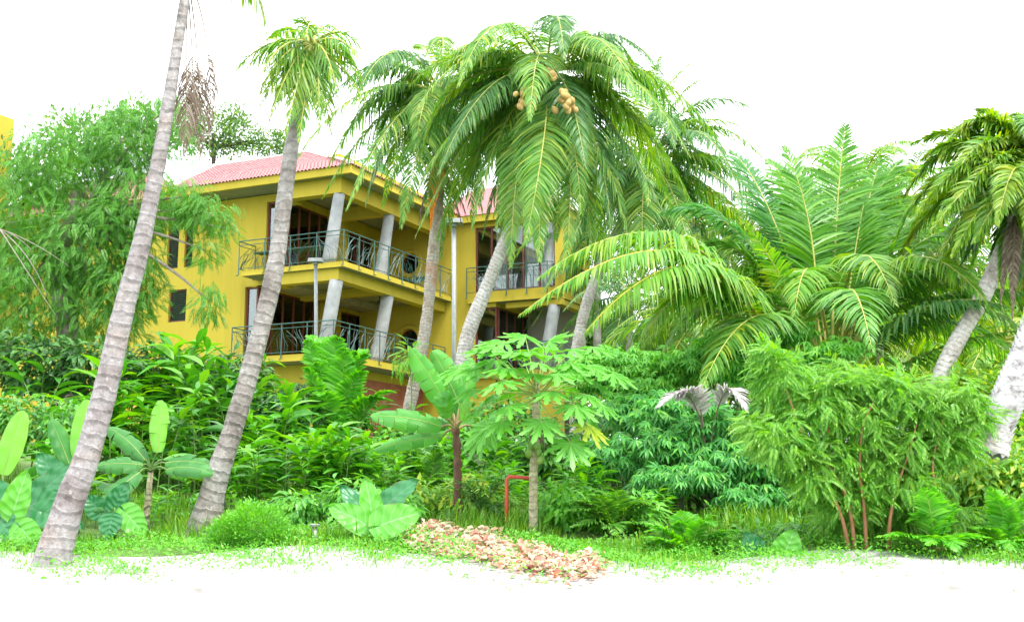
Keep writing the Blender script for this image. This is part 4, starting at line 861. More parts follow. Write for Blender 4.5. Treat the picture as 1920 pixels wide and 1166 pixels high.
fill(t, (1945, 310), YH + .5, 34, 2.5, 11, leaf=('coco_yellow', 'coco'), sag=.5, **{k: v for k, v in plume.items() if k != 'leaf'})
fronds_px(t, (1905, 400), YH, [(1890, 430, -.5, 1875, 575, -.5), (1900, 450, -.7, 1898, 600, -.7)], leaf='dead', rac='dead', llen=.2, W=.03, droop=.9, spacing=.03, name='dead_frond')
# --- rough white trunk at the right edge
pG = [(1856, 826, 56), (1876, 780, 56), (1900, 730, 60), (1925, 675, 62), (1950, 600, 56), (1985, 500, 50), (2030, 380, 44)]
YG = 14.; t = thing('rough_trunk_palm', base_of(pG, YG), 'palm trunk with rough whitish leaf-scar scales leaning out at the right edge', 'palm tree')
o, rows = trunk_px(t, pG, YG, 'bark_d', .09, .12, 18)
s = spline(rows, 300); L_ = 2.2; sc_t = []
mb = MB(); ring = 0
for k in range(0, 46):
    f = k / 46 * .72; i_ = int(f * 299); c = s[i_, :3]; r = s[i_, 3]; T_ = nrm(s[min(i_ + 2, 299), :3] - c); S_ = nrm(np.cross(T_, [0, 1, 0])); N_ = np.cross(S_, T_)
    for j in range(9):
        a = (j + .5 * (k % 2)) / 9 * 2 * math.pi; d = S_ * math.cos(a) + N_ * math.sin(a); e = -S_ * math.sin(a) + N_ * math.cos(a); w_ = r * .36; h_ = .05
        q = c + d * r * .98
        mb.add([q - T_ * h_ * .9, q - e * w_ + T_ * h_ * .2, q + d * .035 + T_ * h_ * .9, q + e * w_ + T_ * h_ * .2, q + d * .02], [(0, 3, 4), (3, 2, 4), (2, 1, 4), (1, 0, 4)])
o = put('leaf_scars', mb.mesh('leaf_scars'), M['scar'], t); o['kind'] = 'stuff'
fronds_px(t, (2035, 370), YG, [(1990, 330, 0, 1960, 480, 0), (2000, 300, .5, 1975, 380, .5), (2100, 300, 0, 2160, 420, 0), (2050, 250, 0, 2090, 240, 0)], **plume)

# ------------------------------------------------------------------ leaf templates
def lance(n=3, w=.5, curl=.15):
    """lance-shaped leaf from the origin along +y, length 1; two strips folded at the midrib"""
    s = np.linspace(0, 1, n + 2); V = []; U = []
    for y in s:
        ww = w / 2 * math.sin(min(1, y * 1.05 + .03) * math.pi) ** .75 if 0 < y < 1 else 0.01
        z = -curl * y * y
        V += [[-ww, y, z + ww * .25], [0, y, z], [ww, y, z + ww * .25]]; U += [[-1, y], [0, y], [1, y]]
    F_ = []
    for i_ in range(n + 1): F_ += [[3 * i_, 3 * i_ + 1, 3 * i_ + 4, 3 * i_ + 3], [3 * i_ + 1, 3 * i_ + 2, 3 * i_ + 5, 3 * i_ + 4]]
    return np.array(V), [np.array(F_)], np.array(U)
def diamond(w=.35):
    return np.array([[0, 0, 0], [w / 2, .45, .03], [0, 1, -.05], [-w / 2, .45, .03]]), [np.array([[0, 1, 2, 3]])], np.array([[0, 0], [1, .5], [0, 1], [-1, .5]])
def compound(pairs=9, ll=.32, w=.3, droop=.35, ang=1.0):
    """pinnate leaf of length 1 along +y"""
    dv, df, du = diamond(w); T_ = []; D = []; S_ = []; nz = []
    for i_ in range(pairs):
        y = .12 + .86 * i_ / pairs
        for sd_ in (-1, 1):
            T_.append([0, y, -droop * y * y]); d = np.array([sd_ * math.sin(ang), math.cos(ang), -.25 - droop * y]); D.append(d); S_.append(ll * (1 - .45 * (y - .4) ** 2 * 2)); nz.append([0, 0, 1])
    T_.append([0, .97, -droop * .94]); D.append([0, 1, -droop * 2]); S_.append(ll); nz.append([0, 0, 1])
    R = rot_frames(np.array(D), np.array(nz, float), np.array(S_)); V, Fs, U = scatter(dv, df, R, np.array(T_), du)
    # thin midrib
    V = np.vstack([V, [[-.008, 0, 0], [.008, 0, 0], [.004, 1, -droop], [-.004, 1, -droop]]]); n = len(V); U = np.vstack([U, np.zeros((4, 2))])
    return V, [np.vstack([Fs[0], [[n - 4, n - 3, n - 2, n - 1]]])], U
def palmate(n=7, w=.26, droop=.35):
    dv, df, du = lance(1, w, .25); T_ = np.zeros((n, 3)); D = []; S_ = []
    for i_ in range(n):
        a = (i_ - (n - 1) / 2) * 2 * math.pi / (n + 1.3); D.append([math.sin(a), math.cos(a), -droop]); S_.append(1 - .25 * abs(a) / 3)
    return scatter(dv, df, rot_frames(np.array(D), np.tile([0, 0, 1.], (n, 1)), np.array(S_)), T_, du)
LANCE = lance(); DIA = diamond(.42); COMP = compound(12, .24, .24, .3, .9); COMPN = compound(9, .32, .34, .6, 1.0); PALM = palmate()
def foliage(name, parent, tmpl, T, D, Nn, S, mat, kind=None):
    V, Fs, U = scatter(tmpl[0], tmpl[1], rot_frames(D, Nn, S), T, tmpl[2])
    o = put(name, mesh_np(name, V, Fs, U), mat, parent)
    if kind: o['kind'] = kind
    return o
def blob_points(blobs, n, shell=.35):
    """blobs: (x, y, rx, ry px, Y, rdepth m, weight); points in ellipsoids, denser at the outside"""
    w_ = np.array([b[2] * b[3] * (b[6] if len(b) > 6 else 1) for b in blobs], float); w_ /= w_.sum(); idx = rng.choice(len(blobs), n, p=w_)
    d = rdir(n); rad = rng.uniform(shell, 1, n) ** .6 * rng.uniform(.85, 1.12, n)
    B = np.array([[*P(b[0], b[1], b[4]), b[2] / F * b[4], b[5], b[3] / F * b[4]] for b in blobs])
    c = B[idx, :3]; r = B[idx, 3:]
    return c + d * rad[:, None] * r * (1 + .22 * np.sin(d[:, :1] * 7 + idx[:, None]) * np.sin(d[:, 2:] * 6 + 1.3 * idx[:, None])), d, idx
def branchwork(parent, root, tips, mat, r0=.06, n=None, name='branch', sag=.2):
    for q in tips:
        mid = (root + q) / 2 + np.array([random.uniform(-.2, .2), random.uniform(-.2, .2), sag * np.linalg.norm(q - root) * .5])
        mb = MB(); mb.tube(bez(root, mid, q, np.linspace(0, 1, 10)), np.linspace(r0, r0 * .25, 10), 6); put(name, mb.mesh(name, True), M[mat], parent)

# --- feathery tree at the left
YT = 25.; g = gp(120, YT); t = thing('feathery_tree', g, 'large feathery-leaved tree hanging over the left part of the yellow building', 'tree')
mb = MB(); mb.tube(spline([[*(g - [0, 0, .2])], [*P(130, 650, YT)], [*P(110, 500, YT)], [*P(150, 360, YT)]], 16), np.linspace(.32, .12, 16), 10); put('trunk', mb.mesh('trunk', True), M['branch'], t)
bl = [(40, 380, 90, 110, YT, 1.6), (120, 300, 110, 90, YT, 1.5), (230, 260, 90, 80, YT, 1.3, 1.3), (60, 520, 120, 100, YT, 1.6), (170, 460, 110, 100, YT, 1.5, 1.2), (260, 380, 80, 80, YT, 1.2, 1.1), (180, 590, 100, 60, YT, 1.2), (20, 620, 70, 40, YT, 1),
      (275, 520, 34, 80, YT - .5, .7, .8), (230, 530, 60, 80, YT - .5, .8, .9), (215, 410, 60, 60, YT - .5, .8, .8), (390, 400, 62, 32, YT - 1, .6, 1.1), (345, 370, 55, 40, YT - 1, .6, .9), (385, 470, 34, 36, YT - 1, .5, .5), (392, 565, 30, 42, YT - 1, .5, .7), (425, 430, 26, 22, YT - 1, .4, .7), (300, 215, 60, 45, YT, 1, .8), (345, 255, 30, 45, YT + .5, .8, .5)]
pts, d, idx = blob_points(bl, 9500, .25)
D = nrm(d * [1, 1, .2] + [0, -.15, -.75] + rng.normal(0, .45, d.shape)); Nn = nrm(d * .6 + [0, -.4, .8] + rng.normal(0, .35, d.shape))
foliage('crown', t, COMP, pts, D, Nn, rng.uniform(.16, .36, len(pts)), M['feather'])
branchwork(t, P(150, 420, YT), [P(b[0], b[1], b[4]) for b in bl[2:]], 'branch', .07)
branchwork(t, P(0, 430, YT - 2.2), [P(130, 500, YT - 2.3), P(90, 560, YT - 2.3), P(60, 470, YT - 2.3), P(110, 600, YT - 2.3)], 'branch', .014)
# --- trees behind the building
def far_tree(x, yb, Y, blobs, n, label, leaf='backtree', size=(.16, .3), tr=.25, tmpl=None, trunk=True, shell=.2):
    g = gp(x, Y); t = thing('broadleaf_tree', g, label, 'tree')
    if trunk:
        mb = MB(); mb.tube(spline([[*(g - [0, 0, .3])], [*((g + P(blobs[0][0], blobs[0][1], Y)) / 2)], [*P(blobs[0][0], blobs[0][1], Y)]], 12), np.linspace(tr, tr * .4, 12), 8); put('trunk', mb.mesh('trunk', True), M['darkbark'], t)
        c = P(blobs[0][0], blobs[0][1] + blobs[0][3] * .6, Y); branchwork(t, c, [P(b[0], b[1], b[4]) for b in blobs], 'darkbark', tr * .35)
    pts, d, _ = blob_points(blobs, n, shell)
    D = nrm(d + rng.normal(0, .7, d.shape)); Nn = nrm(d + [0, -.2, .8] + rng.normal(0, .5, d.shape))
    foliage('crown', t, tmpl or DIA, pts, D, Nn, rng.uniform(*size, len(pts)), M[leaf]); return t
far_tree(400, 300, 58, [(400, 250, 60, 50, 58, 2), (350, 230, 45, 60, 58, 2), (450, 255, 50, 40, 58, 2), (505, 270, 42, 30, 58, 1.5), (440, 215, 30, 25, 58, 1.5), (530, 265, 25, 25, 58, 1)], 7000, 'sparse broadleaf tree rising behind the tiled roof', size=(.14, .26))
far_tree(60, 300, 48, [(50, 330, 110, 60, 48, 2), (150, 270, 90, 60, 48, 2), (260, 240, 80, 50, 48, 2), (0, 480, 120, 120, 48, 3)], 9000, 'broadleaf tree behind the feathery tree at the far left', size=(.2, .35))
far_tree(1250, 700, 62, [(1150, 660, 110, 70, 62, 3), (1280, 650, 110, 80, 62, 3), (1420, 640, 110, 90, 62, 3), (1340, 560, 120, 70, 62, 3), (1100, 620, 60, 60, 62, 3)], 20000, 'distant broadleaf trees mass behind the central palms', 'backtree', (.3, .5))
far_tree(1700, 700, 60, [(1560, 640, 100, 80, 60, 3), (1700, 660, 110, 90, 60, 3), (1850, 640, 110, 110, 60, 3), (1930, 560, 70, 120, 60, 3)], 22000, 'distant broadleaf tree at the right, pale green behind the leaning trunks', 'shrub', (.28, .5))
far_tree(1500, 560, 45, [(1500, 560, 60, 120, 45, 2), (1600, 520, 60, 90, 45, 2)], 5000, 'dark narrow tree directly behind the big feather palm', 'backtree', (.25, .42))

# ------------------------------------------------------------------ leafy clumps (ginger, heliconia)
def stem_mesh(h, nl, ll, lw, mat, seed, spread=.35, droop=.55):
    """one arching stem with two ranks of lance leaves; returns joined (stem mesh, leaf mesh)"""
    r = np.random.default_rng(seed); lean = r.uniform(.1, spread); az = r.uniform(0, 6.28); hd = np.array([math.cos(az), math.sin(az), 0])
    t = np.linspace(0, 1, 10); C = hd * (lean * h * t ** 2)[:, None] + np.array([0, 0, 1.]) * (h * (t - .12 * t ** 3))[:, None]
    sv, sf, su = tube_np(C, np.linspace(.014, .004, 10), 4)
    ts = np.linspace(.22, .99, nl); pc = np.stack([np.interp(ts, t, C[:, k]) for k in range(3)], 1)
    sidev = np.cross(hd, [0, 0, 1]); sg = np.where(np.arange(nl) % 2 == 0, 1, -1)[:, None]
    D = nrm(sidev * sg * .95 + hd * .35 + np.array([0, 0, 1.]) * (.35 + .55 * ts[:, None]) + r.normal(0, .18, (nl, 3)))
    Nn = nrm(np.array([0, 0, 1.]) + hd * .1 - D * .3 + r.normal(0, .2, (nl, 3)))
    tm_ = lance(3, lw, droop); S_ = ll * np.sin(np.clip(ts, .2, .9) * 2.7) ** .5 * r.uniform(.85, 1.1, nl)
    V, Fs, U = scatter(tm_[0], tm_[1], rot_frames(D, Nn, S_), pc, tm_[2])
    a = len(sv); V = np.vstack([sv, V]); U = np.vstack([su * 0 + 5, U]); fm = np.vstack([sf, Fs[0] + a]); mi = np.concatenate([np.ones(len(sf)), np.zeros(len(Fs[0]))])
    me = mesh_np('leafy_stem', V, [fm], U, True, mi); me.materials.append(mat); me.materials.append(M['stem']); return me
SM = {}
def stems(kind):
    if kind not in SM:
        k = dict(bright=(1.5, 17, .5, .27, 'ginger'), dark=(1.5, 15, .46, .28, 'ginger_dark'), small=(.8, 11, .34, .26, 'ginger'), slim=(1.1, 16, .26, .22, 'fine'))[kind]
        SM[kind] = [stem_mesh(k[0], k[1], k[2], k[3], M[k[4]], 100 + i_ * 7 + len(SM) * 50) for i_ in range(6)]
    return SM[kind]
def clump(x, Y, ybase, ytop, wpx, n, kind, label, name='ginger_clump', cat='plant', grp=None, depth=.8):
    g = gp(x, Y); ht = P(x, ytop, Y)[2] - g[2]; t = thing(name, g, label, cat, grp); ms = stems(kind); h0 = dict(bright=1.5, dark=1.5, small=.8, slim=1.1)[kind]
    for k in range(n):
        xx = x + random.gauss(0, wpx / 2.6); xx = min(max(xx, x - wpx * .55), x + wpx * .55); YY = Y + random.uniform(-depth, depth); p = gp(xx, YY)
        env = 1 - .45 * ((xx - x) / (wpx * .55)) ** 2; s = ht / h0 * env * random.uniform(.62, 1.02)
        o = put('leafy_stem', random.choice(ms), None, t, Vector(p)); o.rotation_euler = (random.uniform(-.12, .12), random.uniform(-.12, .12), random.uniform(0, 6.28)); o.scale = (s ** .7, s ** .7, s)
    return t
random.seed(3)
CL = [(60, 22, 800, 640, 150, 22, 'dark', 'dark green ginger clump below the feathery tree at the left edge'),
      (190, 21, 800, 650, 140, 20, 'bright', 'ginger clump with orange-tinged stems behind the front left trunk'),
      (300, 23, 800, 590, 150, 28, 'bright', 'tall bright ginger clump under the louvered windows'),
      (400, 22, 800, 630, 150, 28, 'dark', 'dense dark ginger clump left of the ringed palm trunk'),
      (455, 24, 780, 640, 100, 18, 'bright', 'bright ginger clump rising just left of the lower balcony'),
      (340, 19.5, 860, 690, 150, 22, 'dark', 'dark ginger clump behind the small banana plant'),
      (540, 21, 800, 690, 110, 18, 'bright', 'bright ginger clump right of the ringed trunk below the balcony'),
      (590, 17.8, 930, 765, 190, 34, 'bright', 'wide light green ginger clump with visible canes behind the bollard light'),
      (690, 18.3, 920, 790, 130, 22, 'bright', 'arching ginger clump left of the large banana leaf'),
      (500, 17.5, 930, 800, 90, 12, 'small', 'short ginger shoots at the foot of the ringed trunk'),
      (700, 24, 780, 690, 110, 16, 'dark', 'dark broad-leaved ginger clump in front of the terracotta base wall'),
      (760, 19, 900, 800, 120, 18, 'slim', 'yellowish fine-leaved clump between the two palm feet'),
      (930, 17.5, 960, 850, 130, 18, 'small', 'slender cane clump between banana stem and papaya trunk'),
      (900, 20, 880, 760, 120, 16, 'bright', 'green clump behind the banana stem'),
      (830, 19, 930, 840, 80, 10, 'small', 'small leafy clump at the foot of the curved palm'),
      (1060, 18, 950, 880, 100, 14, 'small', 'small leafy clump right of the papaya trunk'),
      (130, 17, 900, 790, 120, 14, 'small', 'grassy shoots behind the elephant ears at left'),
      (1000, 21, 880, 800, 120, 16, 'dark', 'dark clump behind the papaya tree')]
for c_ in CL: clump(*c_[:7], c_[7])
# far-right low plants
clump(1850, 15.5, 960, 880, 120, 14, 'slim', 'light leafy stems below the rough white trunk'); clump(1740, 15, 980, 900, 100, 12, 'slim', 'light leafy stems left of the rough white trunk')

# ------------------------------------------------------------------ banana plants and elephant ears
def blade(p0, d0, length, width, mat, parent, name='leaf', droop=.8, tear=.35, hint=None, fold=.25, seg=26, label=None, shape='banana', wav=.03):
    """a big leaf: midrib curve, blade in strips that tear and hang; UV x across, y along"""
    p0 = np.asarray(p0, float); d0 = nrm(d0); n = seg; t = np.linspace(0, 1, n + 1)
    p1 = p0 + d0 * length * .5; hd = nrm(np.array([d0[0], d0[1], 0]) + 1e-6) if abs(d0[2]) < .98 else np.array([.7, -.7, 0])
    p2 = p0 + d0 * length * (1 - .3 * droop) + hd * length * .2 * droop + DOWN * length * droop * .55
    C = bez(p0, p1, p2, t); T = nrm(np.gradient(C, axis=0)); h = np.array([0, 0, 1.]) if hint is None else np.asarray(hint, float)
    S = nrm(np.cross(T, h) + 1e-6); Nn = np.cross(S, T)
    if shape == 'banana': pw = np.sin(np.clip(t * .96 + .04, 0, 1) * math.pi) ** .42 * (1 - .15 * t)
    else: pw = np.sin(np.clip(t, 0, 1) ** .8 * math.pi) ** .5
    pw = pw * width / 2; V = []; U = []; Fs = []; m = 4
    for sd_ in (-1, 1):
        i_ = 0
        while i_ < n:
            k = min(n - i_, random.randint(2, 6) if random.random() < tear else n - i_ if tear == 0 else random.randint(4, 9)); hang = random.uniform(0, .5) * (tear > 0); gap = .06 * (tear > 0)
            b0 = len(V)
            for q in range(i_, i_ + k + 1):
                for j in range(m + 1):
                    x = j / m; w_ = pw[q] * x; cc = C[q].copy()
                    if q == i_ + k and i_ + k < n: cc = cc - T[q] * length / n * gap * 6 * x
                    ang = fold * (1 - 1.6 * x) - hang * x
                    p = cc + S[q] * sd_ * w_ * math.cos(ang) + Nn[q] * (w_ * math.sin(ang) + wav * math.sin(q * .9 + sd_) * x * width)
                    p = p + T[q] * w_ * .12
                    V.append(p); U.append((sd_ * x, t[q]))
            for q in range(k):
                for j in range(m):
                    a = b0 + q * (m + 1) + j; Fs.append((a, a + 1, a + m + 2, a + m + 1) if sd_ > 0 else (a + 1, a, a + m + 1, a + m + 2))
            i_ += k
    o = put(name, mesh_np(name, V, [np.array(Fs)], U, True), M[mat], parent)
    mb = MB(); mb.tube(C, np.linspace(.011, .002, n + 1) * (width / .5), 5, False); r_ = put('midrib', mb.mesh('midrib', True), M['petiole']); r_.parent = o
    if label: o['label'] = label
    return o
def stalk(parent, p, q, r=.02, mat='stem', bend=.1, name='leaf_stalk'):
    p, q = np.asarray(p, float), np.asarray(q, float); mb = MB(); mb.tube(bez(p, (p + q) / 2 + [0, 0, bend], q, np.linspace(0, 1, 8)), np.linspace(r, r * .6, 8), 7); return put(name, mb.mesh(name, True), M[mat], parent)
def leaf_px(parent, root, Y, x0, y0, x1, y1, width, mat, dY0=0, dY1=0, droop=.5, r=.02, smat='stem', **kw):
    """leaf whose blade starts at x0,y0 and whose tip ends near x1,y1"""
    a, b = P(x0, y0, Y + dY0), P(x1, y1, Y + dY1); Ln = np.linalg.norm(b - a)
    if root is not None: stalk(parent, root, a, r, smat)
    # undo the droop so the tip lands near the target
    L1 = Ln * (1 + .12 * droop); d = nrm((b - a) / Ln + np.array([0, 0, .55 * droop]))
    return blade(a, d, L1, width, mat, parent, droop=droop, **kw)
# banana plant, centre (855)
YN = 16.2; root = gp(857, YN); crown = P(853, 800, YN); root[2] = P(857, 965, YN)[2]
t = thing('banana_plant', root, 'tall banana plant with dark brown stem and torn leaves, left of the papaya', 'banana plant')
mb = MB(); mb.tube(spline([[*(root - [0, 0, .2]), .06], [*P(858, 900, YN), .062], [*P(857, 840, YN), .058], [*P(853, 795, YN), .05]], 24)[:, :3], .058 * (1 + .12 * rng.normal(size=24)), 12); put('stem', mb.mesh('stem', True), M['banana_bark'], t)
cr = P(855, 808, YN)
for x0, y0, x1, y1, w_, m_, a0_, a1_, dr, hint in [
    (842, 770, 768, 640, .42, 'banana', -.1, -.4, .15, (.3, -1, .3)), (862, 760, 808, 640, .42, 'banana', .1, .2, .2, (-.6, -1, .2)), (828, 800, 690, 775, .4, 'banana', -.2, -.5, .3, (0, -1, .45)), (830, 818, 705, 845, .28, 'banana', .1, -.1, .3, (0, -1, .35)), (838, 800, 760, 790, .26, 'banana_dark', .3, .5, .4, (0, -1, .6)),
    (862, 790, 885, 650, .42, 'banana', .2, .4, .2, (.6, -1, .2)), (850, 775, 800, 720, .34, 'banana_dark', .2, .5, .4, None), (868, 790, 880, 745, .3, 'banana_pale', -.3, -.5, .6, (0, -1, .4)), (835, 785, 830, 720, .34, 'banana', -.2, -.6, .5, (0, -1, .5)), (885, 800, 960, 770, .3, 'banana', .2, .4, .6, None)]:
    leaf_px(t, cr, YN, x0, y0, x1, y1, w_, m_, a0_, a1_, dr, .022, 'banana_stalk', hint=hint, tear=.75)
# small banana at left (277)
YN = 15.6; root = gp(275, YN); root[2] = P(275, 985, YN)[2]; t = thing('banana_plant', root, 'small banana plant with one upright pale new leaf, between the two left palm trunks', 'banana plant')
mb = MB(); mb.tube([root - [0, 0, .2], P(276, 950, YN), P(279, 920, YN), P(283, 880, YN)], [.05, .045, .04, .035], 10); put('stem', mb.mesh('stem', True), M['papaya_bark'], t); cr = P(282, 885, YN)
for x0, y0, x1, y1, w_, m_, a0_, a1_, dr, hint in [
    (296, 848, 303, 748, .30, 'banana_pale', -.1, -.1, .02, (.5, -1, 0)), (272, 862, 195, 785, .32, 'banana_dark', 0, .3, .3, (0, -1, .6)), (268, 872, 178, 872, .32, 'banana_dark', -.2, -.5, .35, (0, -1, .7)), (275, 858, 210, 820, .22, 'banana', .2, .5, .3, None),
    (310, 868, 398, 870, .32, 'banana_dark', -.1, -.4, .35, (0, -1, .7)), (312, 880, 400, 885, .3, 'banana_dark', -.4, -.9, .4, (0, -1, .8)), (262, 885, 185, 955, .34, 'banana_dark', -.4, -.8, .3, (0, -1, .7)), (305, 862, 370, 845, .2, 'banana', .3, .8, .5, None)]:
    leaf_px(t, cr, YN, x0, y0, x1, y1, w_, m_, a0_, a1_, dr, .018, 'stem', hint=hint, tear=.35)
def heart(p0, d, length, width, mat, parent, nrmh, droop=.25, label=None):
    """arrow/heart-shaped blade: stalk joins near the basal notch"""
    d = nrm(d); x = nrm(np.cross(d, nrmh)); z = np.cross(x, d); n = 16; m = 5; V = []; U = []; Fs = []
    for i_ in range(n + 1):
        s = i_ / n; w_ = width / 2 * (math.sin(min(1., s ** .62) * math.pi) ** .62 if 0 < s < 1 else .0)
        w_ = w_ if s > .02 else width * .05
        for j in range(-m, m + 1):
            q = j / m; yy = s * length * 1. - .2 * length * abs(q) ** 1.2 * (1 - s) ** 1.4 * 1.2; ed = .03 * length * math.sin(s * 19 + abs(q) * 2) * abs(q)
            V.append(p0 + d * (yy - .0 * length) + x * w_ * q + z * (.10 * width * abs(q) + ed - droop * length * s * s)); U.append((q, s))
    for i_ in range(n):
        for j in range(2 * m): a = i_ * (2 * m + 1) + j; Fs.append((a, a + 1, a + 2 * m + 2, a + 2 * m + 1))
    o = put('leaf', mesh_np('leaf', V, [np.array(Fs)], U, True), M[mat], parent)
    if label: o['label'] = label
    return o
def taro(x, Y, ybase, leaves, label, mat='taro'):
    root = P(x, ybase, Y); root[2] = min(root[2], gz(root[0], Y) + .05); t = thing('elephant_ear_plant', root, label, 'plant')
    for q in leaves:
        x0, y0, x1, y1, w_, mm = q[:6]; dy = q[6] if len(q) > 6 else -.1; nh = np.array(q[7] if len(q) > 7 else (0, -1, .35), float)
        a, b = P(x0, y0, Y + dy), P(x1, y1, Y + dy - .1); stalk(t, root, a, .016, 'stem', .05)
        heart(a, b - a, np.linalg.norm(b - a) * 1.02, w_, mm, t, nh)
    return t
taro(700, 14.3, 1010, [(690, 985, 618, 945, .34, 'taro', -.2), (705, 985, 645, 905, .36, 'taro_dark', .2, (.5, -1, .5)), (700, 985, 690, 895, .34, 'taro', 0, (.4, -1, .2)), (722, 950, 775, 895, .36, 'taro_dark', .2, (-.3, -1, .6)), (712, 985, 785, 955, .44, 'taro', -.3, (-.1, -1, .4))],
     'elephant ear plant with five large upright leaves beside the bollard light')
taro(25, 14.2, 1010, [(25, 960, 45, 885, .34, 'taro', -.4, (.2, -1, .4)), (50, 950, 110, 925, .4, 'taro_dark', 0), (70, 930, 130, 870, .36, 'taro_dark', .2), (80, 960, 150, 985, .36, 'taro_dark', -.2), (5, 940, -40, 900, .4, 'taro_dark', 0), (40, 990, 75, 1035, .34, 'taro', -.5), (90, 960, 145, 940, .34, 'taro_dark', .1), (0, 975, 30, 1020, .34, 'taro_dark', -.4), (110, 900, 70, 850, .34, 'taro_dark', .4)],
     'dark elephant ear plant with wavy leaves at the lower left corner')
taro(215, 14.6, 1005, [(215, 950, 235, 905, .3, 'taro_dark', .1), (235, 960, 270, 1000, .34, 'taro', -.2), (190, 960, 160, 930, .3, 'taro_dark', .2), (210, 970, 200, 1010, .3, 'taro_dark', -.3)], 'elephant ear plant hidden behind the nearest palm trunk')
taro(1475, 13.4, 1075, [(1470, 1040, 1490, 995, .34, 'taro', -.1), (1420, 1040, 1400, 1000, .3, 'taro_dark', .1)], 'pale elephant ear leaves at the dark gap under the big bush')
# upright leaves at left edge, broad
YN = 15.2; root = gp(15, YN); t = thing('banana_plant', root, 'young banana plant with a pale folded leaf at the left edge', 'banana plant')
leaf_px(t, root, YN, 5, 890, 45, 765, .34, 'banana_pale', 0, 0, .05, hint=(.6, -1, 0), tear=0); leaf_px(t, root, YN, -20, 880, -60, 800, .3, 'banana', 0, 0, .3, tear=.1); leaf_px(t, root, YN, 30, 900, 90, 860, .26, 'banana_dark', 0, -.3, .4, tear=.1)
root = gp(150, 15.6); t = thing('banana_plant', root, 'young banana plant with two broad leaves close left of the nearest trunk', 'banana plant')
leaf_px(t, root, 15.6, 130, 870, 95, 780, .28, 'banana_dark', 0, 0, .1, hint=(.2, -1, .3), tear=0); leaf_px(t, root, 15.6, 145, 860, 165, 740, .3, 'banana_pale', 0, 0, .1, hint=(.5, -1, 0), tear=0); leaf_px(t, root, 15.6, 170, 900, 245, 940, .3, 'banana_dark', 0, -.4, .5, tear=.1)

# ------------------------------------------------------------------ papaya
YP = 15.2; root = gp(1000, YP); root[2] = P(1000, 1010, YP)[2]; t = thing('papaya_tree', root, 'papaya tree with straight pale trunk and round head of deeply lobed leaves', 'papaya tree')
mb = MB(); pp = spline([[*(root - [0, 0, .2])], [*P(1000, 900, YP)], [*P(1004, 820, YP)], [*P(1005, 745, YP)], [*P(1007, 715, YP)]], 60)
rv = np.linspace(.062, .042, 60) * (1 + .04 * np.sin(np.arange(60) * 1.7)); V, Fa, U = tube_np(pp, rv, 12); put('trunk', mesh_np('trunk', V, [Fa], U, True), M['papaya_bark'], t)
def papaya_leaf_mesh(seed):
    r = np.random.default_rng(seed); lobes = 8; V = [[0, 0, 0]]; U = [[0, 0]]; pol = []
    for k in range(lobes):
        a0 = (k - (lobes - 1) / 2) * (5.2 / lobes); Lb = 1 - .28 * abs(a0) / 2.6
        prof = [(-.5, .46), (-.36, .60), (-.38, .80), (-.22, .74), (-.17, .95), (0, 1.12), (.17, .95), (.22, .74), (.38, .80), (.36, .60), (.5, .46)] if True else []
        for da, rr in prof[:-1] if k < lobes - 1 else prof:
            a = a0 + da * (5.2 / lobes) ; q = rr * Lb * r.uniform(.93, 1.05); V.append([math.sin(a) * q, math.cos(a) * q, -.32 * q * q + .05 * math.cos(da * 12) * q]); U.append([0.02 if abs(da) < .05 else .9, q])
    n = len(V); Fs = [(0, i_, i_ + 1) for i_ in range(1, n - 1)]
    me = mesh_np('leaf', np.array(V), [np.array(Fs)], U, False); return me
PL = [papaya_leaf_mesh(i_) for i_ in range(4)]
for m_ in PL: m_.materials.append(M['papaya'])
PY = papaya_leaf_mesh(9); PY.materials.append(M['papaya_yellow'])
pc = P(1006, 742, YP); random.seed(5)
plist = [(910, 655, -.2), (945, 640, .2), (985, 632, .3), (1030, 640, .1), (1075, 655, .3), (1105, 685, -.2), (900, 700, .4), (950, 690, -.6), (1010, 680, -.8), (1060, 690, -.6), (1100, 740, -.5), (1120, 720, .5), (925, 740, .5), (915, 800, -.4), (940, 790, -.7),
         (1015, 790, -.8), (1070, 830, -.6), (1105, 800, -.4), (1095, 775, .2), (960, 660, -.4), (1040, 665, -.4), (885, 730, .1), (1130, 760, 0), (975, 655, .7), (1020, 650, .8), (1060, 720, .8), (960, 730, .9), (1085, 700, .2), (890, 770, .2), (1000, 665, -.2), (930, 675, 0), (1120, 690, .3), (900, 820, .1), (1000, 700, -.7), (940, 715, -.8), (1045, 700, -.8), (985, 660, -.5), (890, 690, -.1), (1110, 650, .4), (1150, 700, .2), (860, 690, .3), (1070, 680, -.5), (930, 650, -.3), (965, 690, .5), (1080, 760, -.7), (955, 760, -.8), (1030, 735, -.9)]
for k, (x, y, dy) in enumerate(plist):
    q = P(x, y, YP + dy); stalk(t, pc + np.array([0, 0, random.uniform(-.08, .12)]), q, .009, 'petiole', .03)
    d = nrm(q - pc + np.array([0, -.1, -.15])); d = nrm(d * [1, 1, .5] + [0, 0, -.25]); nn = nrm(np.array([0, -.55, 1.]) + nrm(q - pc) * .5 + rng.normal(0, .12, 3)); R = rot_frames(d[None], nn[None], [random.uniform(.27, .38)])[0]
    o = put('leaf', PY if k in (17, ) else PL[k % 4], None, t); o.matrix_basis = Matrix.Translation(Vector(q)) @ Matrix(R.tolist()).to_4x4()
    if k == 17: o['label'] = 'yellowing lower leaf'
for dx, dy_ in ((-12, 850), (8, 848), (10, 862), (-6, 835), (4, 838)):
    nuts(t, (1003 + dx, dy_), YP - .05, 1, 1, 1, 'nut_green', .05, 'papaya_fruit')
nb = MB()
